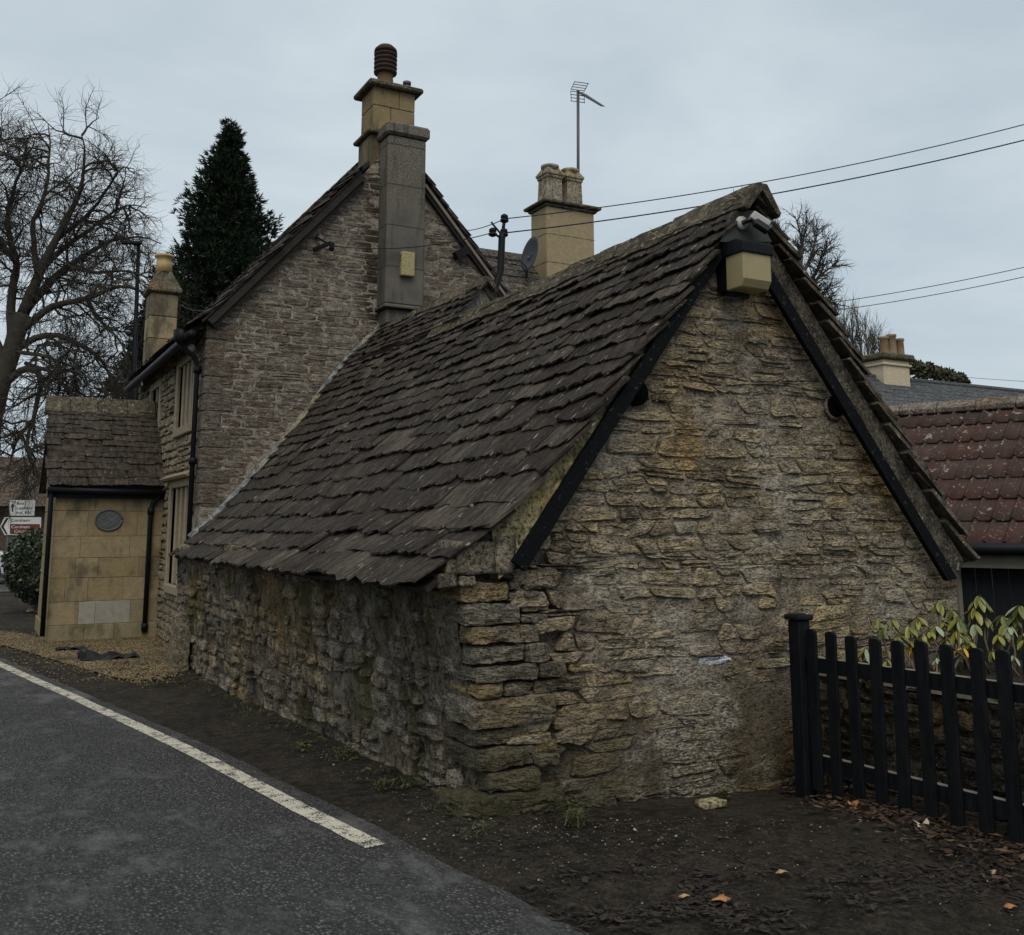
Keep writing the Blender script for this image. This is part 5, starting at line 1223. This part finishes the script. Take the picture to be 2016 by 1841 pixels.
for i, (pp, dy, ra_, rb2) in enumerate(LIMBS):
    P_ = limb(pp, dy); Q_ = smooth_pts(dense(P_, .35), 2); Q_ = [q+Vector((.08*nz(q.z*1.3, i), .1*nz(q.z, i, 3), .06*nz(q.x*1.5, i, 7))) for q in Q_]
    tr_.tube(Q_, [(ra_+(rb2-ra_)*j/(len(Q_)-1))*(.8 if i else 1) for j in range(len(Q_))], 9)
    if i: sprout(cr_, Q_, ra_, 0, rng, cfg)
tr_.obj('trunk', M['bark'], tree, True); cr_.obj('crown', M['twig'], tree, True)
print('tree tris', len(cr_.F)*2)
# conifer
rng = random.Random(92); CYY = 48.0
def conifer(name, label, topP, slope, zb_, Rm, n, seed):
    rg = random.Random(seed); top = atY(*topP, CYY); H = top.z-zb_; t = empty(name, (top.x, CYY, zb_), label, 'tree', 'conifers behind the house')
    MB().tube([(top.x, CYY, zb_), (top.x, CYY, zb_+H*.5), top-Vector((0, 0, .6))], [.4, .25, .04], 8).obj('trunk', M['bark'], t, True)
    cr = MB(); V = []; Fc = []; R = []
    for k in range(n):
        dt = .1+(H*.9)*rg.random()**.6; z = top.z-dt; az_ = rg.uniform(0, 2*math.pi); cl = mn.noise(Vector((math.cos(az_)*1.6+seed, math.sin(az_)*1.6, dt*.55)))
        rad = min(slope*dt+.03, Rm)*(.80+.45*max(-.45, min(.45, cl))+.16*rg.random()); d = Vector((math.cos(az_), math.sin(az_), .35)); p0 = Vector((top.x, CYY, z)); rr = rg.random()
        for s_ in range(5):
            fr = .1+.9*(s_+rg.random())/5; c = p0+Vector((math.cos(az_)*rad*fr, math.sin(az_)*rad*fr, rad*.30*fr-.22*rad*fr*fr))+Vector((rg.gauss(0, .12), rg.gauss(0, .12), rg.gauss(0, .12)))
            for q in range(11):
                dd = (d+Vector((rg.gauss(0, .6), rg.gauss(0, .6), rg.gauss(.3, .5)))).normalized(); L = rg.uniform(.12, .42); sd = dd.cross(Vector((rg.gauss(0, 1), rg.gauss(0, 1), rg.gauss(0, 1)))).normalized()*L*.085
                o = len(V); V += [c-sd*.4, c+dd*L*.5+sd, c+dd*L, c+dd*L*.5-sd]; Fc.append((o, o+1, o+2, o+3)); R += [min(1, max(0, rr*.6+.4*rg.random()))]*4
    mk('crown', V, Fc, M['conifer'], t, False, R)
conifer('conifer', 'tall dark pointed conifer behind the house', (455, 240), .41, ground(10, CYY), 4.7, 5600, 5)
conifer('conifer', 'lower dark conifer behind the slim chimney', (318, 545), .42, ground(6, CYY), 2.6, 1700, 9)
# trees beyond the roofs on the right
def small_tree(label, baseP, Y, limbs_, r0, cf, mat, seed, group='leafless trees beyond the roofs'):
    rg = random.Random(seed); b = atY(*baseP, Y); t = empty('bare_tree', (b.x, Y, ground(b.x, Y)), label, 'tree', group); a = MB(); c = MB()
    a.tube([(b.x, Y, ground(b.x, Y)), b], [r0*1.2, r0], 8)
    for pp in limbs_:
        Q_ = smooth_pts(dense([atY(x, y, Y+rg.uniform(-.5, .5)) for x, y in pp], .3), 2); a.tube(Q_, [r0*.7*(1-.85*j/(len(Q_)-1)) for j in range(len(Q_))], 6); sprout(c, Q_, r0*.5, 0, rg, cf)
    a.obj('trunk', mat, t, True); c.obj('crown', mat, t, True)
cf2 = [dict(n=10, len=(.4, 1.1), seg=5, fwd=.7, side=.6, up=.15, bend=.2, grav=.01, r=.03, sides=4, start=.25), dict(n=11, len=(.2, .6), seg=3, fwd=.7, side=.6, up=.1, bend=.25, grav=0, r=.013, sides=3)]
small_tree('round crowned leafless tree rising behind the right slope of the outbuilding', (1560, 700), 24, [[(1560, 700), (1565, 600), (1570, 520), (1590, 430)], [(1560, 680), (1590, 580), (1620, 500), (1640, 470)], [(1560, 660), (1600, 600), (1640, 560)], [(1560, 640), (1545, 540), (1540, 470), (1530, 440)], [(1560, 690), (1610, 620), (1638, 575)], [(1575, 540), (1580, 470), (1565, 425)], [(1560, 690), (1600, 655), (1630, 620)], [(1570, 560), (1600, 500), (1610, 450)], [(1560, 620), (1610, 545), (1645, 520)], [(1560, 640), (1530, 560), (1520, 500)], [(1600, 600), (1630, 590), (1650, 600)]], .12, cf2, M['twig'], 95)
cf3 = [dict(n=5, len=(.6, 1.6), seg=4, fwd=.8, side=.35, up=.4, bend=.12, grav=.04, r=.03, sides=4, start=.2), dict(n=7, len=(.4, .9), seg=3, fwd=.9, side=.35, up=.3, bend=.15, grav=.03, r=.016, sides=3)]
small_tree('dense leafless thicket behind the grey slate roof chimney', (1690, 800), 27, [[(1690+d_, 800), (1690+d_*1.1, 710), (1690+d_*1.2-8, 625+max(0, d_)*1.1+max(0, -d_)*.1)] for d_ in (-70, -55, -42, -30, -18, -6, 6, 18, 30, 40)], .12, cf3, M['twig_grey'], 96)
# low hedge on the skyline
hg = MB(); rg = random.Random(97)
for k in range(2600):
    x = rg.uniform(1780, 1905); top = 712+((x-1780)/125)**1.5*34+8*nz(x*.08); p = atY(x, top+abs(rg.gauss(0, 12)), 40+rg.uniform(-1.2, 1.2)); d = Vector((rg.gauss(0, 1), rg.gauss(0, 1), rg.gauss(.4, 1))).normalized()*.28; s_ = d.cross(Vector((rg.gauss(0, 1), rg.gauss(0, 1), 1))).normalized()*.1
    hg.add([p-s_, p+d*.5+s_, p+d, p+d*.5-s_], [(0, 1, 2, 3)], rg.random())
hp_ = atY(1840, 760, 40); he = empty('hedge', (hp_.x, 40, ground(hp_.x, 40)), 'low rounded evergreen hedge on the skyline right of the triple pot chimney', 'hedge'); hg.obj('foliage', M['hedge'], he)
MB().tube([(hp_.x, 40, ground(hp_.x, 40)), (hp_.x, 40, hp_.z+.3)], .15, 6).obj('stem', M['bark'], he, True)

# ------------------------------------------------------------------ things at the far left
SLY = 34.0; a = atY(262, 800, SLY); sl_ = empty('street_lamp', (a.x, SLY, ground(a.x, SLY)), 'slender black street lamp behind the porch roof', 'street lamp')
t_ = atY(273, 478, SLY); MB().tube([(a.x, SLY, ground(a.x, SLY)), a, t_], [.085, .08, .06], 10).obj('column', M['black_pipe'], sl_, True)
h0 = t_+Vector((.1, 0, -.05)); h1 = atY(240, 478, SLY-.8); o = MB().prism([h0+Vector((0, -.12, .1)), h0+Vector((0, .12, .1)), h1+Vector((0, .1, .06)), h1+Vector((0, -.1, .06))], (0, 0, -.1)).obj('head', M['black_pipe'], sl_); bevel(o, .02)
SY = 33.0
def signpost(name, polyP, label, txt, mat=M['sign_white']):
    P_ = [atY(x, y, SY) for x, y in polyP]; cx_ = sum(p.x for p in P_)/len(P_); gz_ = ground(cx_, SY); r = empty(name, (cx_, SY, gz_), label, 'sign')
    MB().prism(P_, (0, .03, 0)).obj('panel', mat, r)
    for dx in (-.25, .25): MB().tube([(cx_+dx, SY+.08, gz_), (cx_+dx, SY+.08, max(p.z for p in P_)-.05)], .04, 8).obj('post', M['steel'], r, True)
    return r
def letters(r, s, x, y, hpx, mat, wpx):
    cu = bpy.data.curves.new('t', 'FONT'); cu.body = s; cu.size = 1; ob = bpy.data.objects.new('t', cu); COL.objects.link(ob)
    me = bpy.data.meshes.new_from_object(ob.evaluated_get(bpy.context.evaluated_depsgraph_get())); bpy.data.objects.remove(ob); me.materials.clear(); me.materials.append(mat)
    A = np.empty(len(me.vertices)*3, np.float32); me.vertices.foreach_get('co', A); A = A.reshape(-1, 3); w_ = A[:, 0].max()-A[:, 0].min(); h_ = .72
    p = atY(x, y, SY); q = atY(x+wpx, y, SY); u = atY(x, y-hpx, SY); sx = (q.x-p.x)/w_; sz = (u.z-p.z)/h_
    B_ = np.stack([(A[:, 0]-A[:, 0].min())*sx, np.zeros(len(A)), A[:, 1]*sz], 1); me.vertices.foreach_set('co', B_.astype(np.float32).ravel()); me.update()
    o = bpy.data.objects.new('lettering', me); COL.objects.link(o); o.parent = r; o.location = Vector((p.x, SY-.008, p.z))-ORG[r.name]; ORG[o.name] = Vector((p.x, SY-.008, p.z))
    sm = o.modifiers.new('t', 'SOLIDIFY'); sm.thickness = .004; return o
def sp(cx_, cy_): return (cx_/6.575)/1.008, (940+cy_/6.575)/1.008
s1 = signpost('direction_sign', [sp(*q) for q in ((118, 548), (448, 548), (462, 345), (130, 345))], 'white rectangular direction sign with an up arrow, left of the porch', None)
def lt(r, s, cx_, cy_, h_, w_, mat): x, y = sp(cx_, cy_); letters(r, s, x, y, h_/6.63, mat, w_/6.63)
lt(s1, 'Box', 220, 402, 36, 95, M['sign_black']); lt(s1, 'Leafield', 215, 464, 36, 205, M['sign_black']); lt(s1, 'Ind. Est.', 212, 524, 36, 205, M['sign_black'])
def flat(r, pts, mat, dy, name): MB().prism([atY(*sp(*q), SY)+Vector((0, dy, 0)) for q in pts], (0, .004, 0)).obj(name, mat, r)
flat(s1, [(155, 498), (173, 498), (173, 425), (192, 430), (166, 390), (138, 430), (155, 425)], M['sign_black'], -.010, 'arrow')
s2 = signpost('direction_sign', [sp(*q) for q in ((60, 800), (530, 800), (538, 568), (60, 568), (2, 690))], 'white arrow shaped direction sign pointing left with a brown panel, left of the porch', None)
flat(s2, [(75, 790), (100, 790), (45, 690), (110, 580), (82, 580), (12, 690)], M['sign_black'], -.010, 'chevron')
flat(s2, [(130, 788), (520, 788), (520, 658), (130, 658)], M['sign_brown'], -.008, 'brown_panel')
lt(s2, 'Corsham', 140, 625, 38, 245, M['sign_black'])
for o in (('Corsham', 148, 712, 38, 235), ('Court', 185, 768, 38, 150)):
    x, y = sp(o[1], o[2]); ob = letters(s2, o[0], x, y, o[3]/6.63, M['sign_text_white'], o[4]/6.63); ob.location.y -= .006
# brown building beyond the sign
fb = empty('brown_building', (-6, 52, 0), 'low brown stone building beyond the direction signs at the left edge', 'building')
MB().box((-16, 50, -.3), (6, 58, 2.6)).obj('wall', M['far_wall'], fb)
zt_ = atY(40, 944, 51).z; MB().prism([(-16.4, 49.4, 2.5), (-16.4, 54, max(zt_+1.2, 4.3)), (-16.4, 58.6, 2.5)], (22.8, 0, 0)).obj('roof', M['far_wall'], fb)
# car
CRY = 29.8; cz = ground(0, CRY)+.0; ex = atY(42, 1100, CRY).x; car = empty('parked_car', (ex-2.1, CRY+.85, cz), 'silver car behind the ivy bush at the left edge', 'car')
body = [(0, .42), (0, .62), (-.10, .78), (-1.05, .93), (-1.75, 1.42), (-2.3, 1.48), (-3.2, 1.43), (-3.85, .98), (-4.15, .92), (-4.2, .45), (-4.1, .25), (-.1, .25)]
o = MB().prism([(ex+x, CRY, cz+z) for x, z in body], (0, 1.72, 0)).obj('body', M['car_paint'], car); bevel(o, .07, 3); bodyo = o
for poly in ([(-1.15, .96), (-1.75, 1.36), (-2.28, 1.40), (-2.28, .97)], [(-2.36, .97), (-2.36, 1.40), (-3.1, 1.36), (-3.6, 1.0)]):
    MB().prism([(ex+x, CRY-.006, cz+z) for x, z in poly], (0, .02, 0)).obj('side_window', M['glass'], car)
for wx in (-.78, -3.38):
    c = Vector((ex+wx, CRY+.1, cz+.32)); wh_ = empty('wheel', c, parent=car)
    MB().tube([c+Vector((0, -.12, 0)), c+Vector((0, .1, 0))], .32, 24).obj('tyre', M['tyre'], wh_, True)
    MB().tube([c+Vector((0, -.128, 0)), c+Vector((0, -.10, 0))], .215, 20).obj('rim', M['car_dark'], wh_, True)
    for k in range(5): t = 2*math.pi*k/5+.3; MB().bar(c+Vector((0, -.132, 0)), c+Vector((.2*math.cos(t), -.132, .2*math.sin(t))), .02, .06, (0, 1, 0)).obj('spoke', M['alloy'], wh_)
    MB().tube([c+Vector((0, 1.4, 0)), c+Vector((0, 1.62, 0))], .32, 16).obj('tyre', M['tyre'], wh_, True)
MB().box((ex-.22, CRY+.1, cz+.6), (ex-.02, CRY+.45, cz+.74)).obj('headlight', M['lamp_glass'], car)
# ivy bush and its low stone wall
IY = 22.0; bc = atY(63, 1114, IY); ivy = empty('ivy_bush', (bc.x, IY, ground(bc.x, IY)), 'rounded dark green ivy bush beside the porch', 'bush'); rg = random.Random(98); iv = MB()
for k in range(5200):
    t = rg.uniform(0, 2*math.pi); ph_ = math.acos(rg.uniform(-1, 1)); r = (.72+.28*rg.random()**.5)*(1+.16*mn.noise(Vector((math.cos(t)*2, math.sin(t)*2, ph_*2))))
    p = bc+Vector((.54*r*math.sin(ph_)*math.cos(t), .6*r*math.sin(ph_)*math.sin(t), .72*r*math.cos(ph_)-.02)); p.x += .12*max(0, -math.cos(ph_))
    d = Vector((math.cos(t)*.5+rg.gauss(0, .5), math.sin(t)*.5+rg.gauss(0, .5), rg.gauss(-.5, .5))).normalized()*rg.uniform(.05, .09); s_ = d.cross(Vector((rg.gauss(0, 1), rg.gauss(0, 1), rg.gauss(0, 1)))).normalized()*.028
    iv.add([p-d*.5, p+s_-d*.1, p+d*.5, p-s_-d*.1], [(0, 1, 2, 3)], rg.random())
iv.obj('foliage', M['ivy'], ivy)
gz_ = ground(bc.x, IY); MB().tube([(bc.x+.1, IY, gz_), (bc.x+.05, IY, bc.z)], .05, 6).obj('stem', M['stem'], ivy, True)
lw = empty('low_wall', (atY(85, 1190, IY).x+.3, IY, 0), 'short mossy drystone wall below the ivy bush', 'wall'); x0 = atY(62, 1190, IY).x
MB().box((x0+.03, IY-.12, -.2), (x0+2.2, IY+.25, .42)).obj('core', M['side_mortar'], lw)
bp = []
for c in rubble(x0, x0+2.2, -.05, .45, (.05, .1), (.12, .3), rg, .006, .02, .1, .02):
    G, f = stone_geo(c, rg.uniform(.02, .05), rg, 10, -.05, .42, .1); bp.append(([(x, IY-.12-nn, z) for x, z, nn in G], f, rg.random()))
emit(bp, 'stone', 'small_stones', M['side_stone'], lw, 40, True, 30)
# far hills
V = []; Fc = []; K = 120
for k in range(K+1):
    a_ = 2*math.pi*k/K
    for j, (r, h_) in enumerate(((240, -1), (330, 1), (420, .6))): V.append((math.sin(a_)*r, math.cos(a_)*r, -2 if j == 0 else h_*(6+7*nz(math.sin(a_)*2.5, math.cos(a_)*2.5, j))))
for k in range(K):
    for j in range(2): Fc.append((k*3+j, (k+1)*3+j, (k+1)*3+j+1, k*3+j+1))
mk('hills', V, Fc, M['hedge'], None, True, .3, label='low far hills on the skyline', cat='hills', kind='structure')

# ------------------------------------------------------------------ loose stuff on the ground
def inpoly(x, y, P_):
    c = False; j = len(P_)-1
    for i in range(len(P_)):
        if ((P_[i][1] > y) != (P_[j][1] > y)) and (x < (P_[j][0]-P_[i][0])*(y-P_[i][1])/(P_[j][1]-P_[i][1])+P_[i][0]): c = not c
        j = i
    return c
GP = [(-30, 1238), (60, 1250), (95, 1262), (330, 1248), (352, 1300), (350, 1338), (260, 1345), (170, 1318), (80, 1292), (-30, 1262)]
GW = [atG(*p) for p in GP]
rg = random.Random(101)
bedp = smooth_pts(dense([Vector((p.x, p.y, 0)) for p in GW+[GW[0]]], .3), 2)[:-1]
n = NT('gravel_bed'); Q = n.pos(); vc = n.voro(Q, 42, out='Color'); vd = n.voro(Q, 42)
sv = n.n.new('ShaderNodeSeparateColor'); n.L(vc, sv.inputs[0])
c = n.ramp(sv.outputs[0], [(0, (.09, .07, .045)), (.4, (.24, .175, .085)), (.75, (.34, .26, .13)), (1, (.42, .34, .2))])
c = n.mix(n.step(vd, .3, .55), c, (.05, .038, .022)); c = n.mix(n.math('MULTIPLY', n.step(n.noise(Q, 1.8, 5, .65), .5, .66), .75), c, (.035, .028, .02))
M['gravel_bed'] = n.done(c, .9, n.bump(n.math('SUBTRACT', 1, vd), .9, .015), .2)
mk('gravel_path', [(p.x, p.y, ground(p.x, p.y)+.006) for p in bedp], [tuple(range(len(bedp)))], M['gravel_bed'], None, False, .5, label='patch of yellow gravel in front of the porch', cat='gravel', kind='structure')
def pebble(mb, p, r, rg, rnd):
    z = Vector((0, 0, 1)); a = rg.uniform(0, 6.3); sx, sy, sz = r*rg.uniform(.7, 1.4), r*rg.uniform(.6, 1), r*rg.uniform(.4, .8); ca, sa = math.cos(a), math.sin(a)
    P_ = [(sx, 0, 0), (0, sy, 0), (-sx, 0, 0), (0, -sy, 0), (.2*sx, .1*sy, sz), (0, 0, -sz)]
    mb.add([(p.x+x*ca-y*sa, p.y+x*sa+y*ca, p.z+z_) for x, y, z_ in P_], [(0, 1, 4), (1, 2, 4), (2, 3, 4), (3, 0, 4), (1, 0, 5), (2, 1, 5), (3, 2, 5), (0, 3, 5)], rnd)
gv = MB(); k = 0
while k < 8000:
    px, py = rg.uniform(-30, 352), rg.uniform(1238, 1350)
    if not inpoly(px, py, GP) and rg.random() > .12: continue
    p = atG(px+rg.gauss(0, 10), py+rg.gauss(0, 5)); p.z += .008; k += 1
    if nz(p.x*1.6, p.y*1.6, 4) > .28: continue
    pebble(gv, p, rg.uniform(.005, .013), rg, rg.random())
gv.obj('gravel', M['gravel'], None, label='loose yellow gravel scattered by the porch', cat='gravel', kind='stuff')
gr = MB()
for k in range(1500):
    if k < 900: px, py = rg.gauss(1120, 260), 1612+abs(rg.gauss(0, 55)); 
    else: f = rg.random(); px, py = 400+560*f+rg.gauss(0, 30), 1345+265*f+rg.gauss(10, 30)
    if not (330 < px < 1990 and py < 1835): continue
    p = atG(px, py); pebble(gr, p+Vector((0, 0, .002)), rg.uniform(.003, .008)*(1 if rg.random() < .9 else 1.8), rg, rg.random()**4)
for k in range(160): p = atG(rg.uniform(1050, 2016), rg.uniform(1600, 1835)); pebble(gr, p+Vector((0, 0, .002)), rg.uniform(.003, .006), rg, rg.random()**2.2)
gr.obj('grit', M['grit'], None, label='fine pale grit and pebbles on the muddy ground', cat='grit', kind='stuff')
def leafbit(mb, p, L, rg, rnd, lift=.4, hump=1.0):
    lift *= .7; a = rg.uniform(0, 6.3); e1 = Vector((math.cos(a), math.sin(a), rg.uniform(-.2, lift))); e2 = Vector((-math.sin(a), math.cos(a), rg.uniform(-lift, lift)))*rg.uniform(.22, .6); N_ = rg.choice((6, 7, 8)); V = []
    for k in range(N_):
        t = 2*math.pi*k/N_; r = L*.5*rg.uniform(.55, 1.15)*(1+.35*abs(math.cos(t))); V.append(p+e1*r*math.cos(t)+e2*r*math.sin(t)+Vector((0, 0, L*hump*rg.uniform(-.05, .14))))
    V.append(p+Vector((0, 0, L*.12*hump))); mb.add(V, [(k, (k+1) % N_, N_) for k in range(N_)], rnd)
lt_ = MB()
for k in range(900):
    f = rg.random(); px = 1540+480*f; py = 1545+118*f+abs(rg.gauss(0, 14+30*f))-6
    if px > 2030: continue
    p = atG(px, py); leafbit(lt_, p+Vector((0, 0, rg.uniform(.002, .025))), rg.uniform(.02, .085)*rg.uniform(.5, 1), rg, rg.random())
for k in range(200): p = Vector((rg.uniform(4.83, 5.12), rg.uniform(2.5, 5.1), 0)); p.z = ground(p.x, p.y)+rg.uniform(.005, .05); leafbit(lt_, p, rg.uniform(.03, .06), rg, rg.random())
for k in range(110): px, py = rg.gauss(250, 45), rg.gauss(1312, 9); leafbit(lt_, atG(px, py)+Vector((0, 0, .02)), rg.uniform(.03, .06), rg, rg.random()*.5)
for k in range(60): px, py = rg.uniform(262, 330), rg.gauss(1243, 4); leafbit(lt_, atG(px, py)+Vector((0, -.05, .03)), rg.uniform(.03, .06), rg, rg.random()*.4)
for k in range(90): px, py = rg.gauss(335, 25), rg.gauss(1342, 9); leafbit(lt_, atG(px, py)+Vector((0, 0, .02)), rg.uniform(.03, .06), rg, rg.random()*.4)
lt_.obj('leaf_litter', M['litter'], None, label='brown dead leaves drifted along the fence and walls', cat='leaves', kind='stuff')
wt_ = MB()
for k in range(2300):
    px, py = rg.gauss(1370, 200), rg.gauss(1775, 42)
    if not (1030 < px < 2010 and 1640 < py < 1838): continue
    p = atG(px, py)
    if nz(p.x*3.2, p.y*3.2, 6)+.25*nz(p.x*9, p.y*9) < -.12: continue
    leafbit(wt_, p+Vector((0, 0, rg.uniform(.0, .010))), rg.uniform(.012, .065)*rg.uniform(.6, 1), rg, rg.random(), .16, .4)
for k in range(500):
    p = atG(rg.uniform(1650, 2016), rg.gauss(1720, 30)); leafbit(wt_, p+Vector((0, 0, .003)), rg.uniform(.012, .05), rg, rg.random(), .16, .4)
wt_.obj('wet_leaf_litter', M['litter_wet'], None, label='dark wet leaf mulch in the muddy foreground', cat='leaves', kind='stuff')
# single leaves one can point to
def big_leaf(px, py, L, mat, label, name='fallen_leaf', lift=.15, sd=1):
    r2 = random.Random(sd); p = atG(px, py)+Vector((0, 0, .012)); a = r2.uniform(0, 6.3); V = []; N_ = 14
    for k in range(N_):
        t = 2*math.pi*k/N_; r = L*.5*(1+.28*math.cos(5*t+.6)+.1*r2.uniform(-1, 1)); V.append((p.x+r*math.cos(t+a), p.y+.72*r*math.sin(t+a), p.z+lift*L*(math.sin(2*t+a)*.5+.4*r2.random())))
    V.append((p.x, p.y, p.z+.01)); o = mk(name, V, [(k, (k+1) % N_, N_) for k in range(N_)], mat, None, True, .5, label=label, cat='leaf', group='single fallen leaves'); m_ = o.modifiers.new('t', 'SOLIDIFY'); m_.thickness = .0015
big_leaf(1418, 1776, .085, M['leaf_orange'], 'orange brown fallen leaf on the wet mulch', sd=2)
big_leaf(1540, 1722, .06, M['leaf_tan'], 'small tan fallen leaf on bare mud above the mulch', sd=3)
big_leaf(1348, 1770, .05, M['leaf_tan'], 'narrow tan leaf scrap left of the orange leaf', sd=4)
big_leaf(1815, 1632, .085, M['leaf_pale'], 'large pale fallen leaf standing at the foot of the fence', sd=5, lift=.6)
big_leaf(1678, 1590, .08, M['leaf_orange'], 'curled brown leaf under the fourth picket of the fence', sd=6, lift=.5)
big_leaf(1960, 1722, .05, M['leaf_tan'], 'small tan leaf on the mud near the right edge', sd=7)
big_leaf(1990, 1790, .06, M['leaf_orange'], 'orange leaf at the lower right edge of the ground', sd=8)
# flat stone lying at the gable foot
p = atG(1400, 1585); W, f = rock(p+Vector((0, 0, .012)), (.085, .05, .018), rg, 5, .3, .008, 12); mk('loose_stone', W, f, M['fillet'], None, True, .5, label='flat pale stone lying at the foot of the gable', cat='stone')
# weeds
def weed(px, py, label, nb, L, seed, mode='grass', dy=0):
    r2 = random.Random(seed); p = atG(px, py); t = empty('weed', p, label, 'weed', 'weeds along the wall foot'); mb = MB()
    for k in range(nb):
        a = r2.uniform(0, 6.3); l = L*r2.uniform(.5, 1); q = p+Vector((r2.gauss(0, L*.18), r2.gauss(0, L*.18), 0))
        if mode == 'grass':
            d = Vector((math.cos(a)*.6, math.sin(a)*.6, 1)); s_ = Vector((-math.sin(a), math.cos(a), 0))*.004
            m1 = q+d*l*.5; m2 = q+Vector((math.cos(a)*l*.8, math.sin(a)*l*.8, l*.55)); mb.add([q-s_, q+s_, m1+s_, m1-s_, m2], [(0, 1, 2, 3), (3, 2, 4)], r2.random())
        else: leafbit(mb, q+Vector((0, 0, r2.uniform(.01, L*.5))), l*.55, r2, r2.random(), .8)
    mb.obj('leaves', M['weed'], t)
weed(1135, 1625, 'grass tuft at the gable foot near the corner', 70, .13, 1)
weed(1125, 1600, 'broad leaved weed against the gable just above the grass tuft', 16, .12, 2, 'leaf')
weed(1425, 1572, 'small green weed beside the flat stone at the gable foot', 22, .11, 3, 'leaf')
for i, (x, y, lab) in enumerate([(352, 1345, 'dark weed clump at the foot of the pale guard stone'), (600, 1478, 'leafy weed below the middle of the side wall'), (752, 1552, 'spiky grass tuft at the side wall nearest the corner')]):
    weed(x, y, lab, 40, .11, 10+i, 'leaf' if i < 2 else 'grass')
gw = MB()
for k in range(1500):
    f = rg.random(); px = 372+590*f; py = 1328+275*f+abs(rg.gauss(0, 16+12*f))+2
    p = atG(px, py)
    if nz(p.x*2.5, p.y*2.5, 9) < -.02: continue
    if rg.random() < .55: leafbit(gw, p+Vector((0, 0, rg.uniform(.0, .03))), rg.uniform(.012, .04), rg, rg.random()*.8, .9)
    else:
        a = rg.uniform(0, 6.3); l = rg.uniform(.03, .1); d = Vector((math.cos(a)*.5, math.sin(a)*.5, rg.uniform(.1, .8)))*l; s_ = Vector((-math.sin(a), math.cos(a), 0))*.003; gw.add([p-s_, p+s_, p+d], [(0, 1, 2)], rg.random())
gw.obj('low_weeds', M['weed'], None, label='low straggling weeds and moss along the side wall foot', cat='weeds', kind='stuff')
tw = MB()
for k in range(260):
    f = rg.random(); px, py = (rg.uniform(400, 1000), 0) if f < .5 else (rg.uniform(950, 1980), rg.uniform(1600, 1830))
    if f < .5: py = 1345+.478*(px-362)+abs(rg.gauss(0, 30))
    p = atG(px, py)+Vector((0, 0, .006)); a = rg.uniform(0, 6.3); l = rg.uniform(.03, .14); q = p+Vector((math.cos(a)*l, math.sin(a)*l, rg.uniform(0, .012))); m_ = p.lerp(q, .5)+Vector((rg.gauss(0, .01), rg.gauss(0, .01), .004)); tw.tube([p, m_, q], [.0025, .002, .001], 4)
tw.obj('fallen_twigs', M['bark'], None, label='small broken twigs scattered over the mud', cat='twigs', kind='stuff')
# black sheet scraps on the gravel
for (px, py, w_, l_, lab) in ((128, 1280, .16, .4, 'small black plastic scrap on the gravel nearer the porch corner'), (190, 1297, .3, .75, 'larger crumpled black plastic sheet on the gravel')):
    p = atG(px, py); V = []; Fc = []
    for j in range(6):
        for i in range(9):
            x = p.x+(i/8-.3)*l_; y = p.y+(j/5-.5)*w_*1.6; V.append((x, y, ground(x, y)+.012+.42*w_*max(0, nz(i*.75, j*.9, px*.37)+.12)*(1.4-i/8)))
    for j in range(5):
        for i in range(8): k = j*9+i; Fc.append((k, k+1, k+10, k+9))
    o = mk('plastic_sheet', V, Fc, M['sheet'], None, False, .5, label=lab, cat='plastic sheet', group='black plastic scraps'); m_ = o.modifiers.new('t', 'SOLIDIFY'); m_.thickness = .004
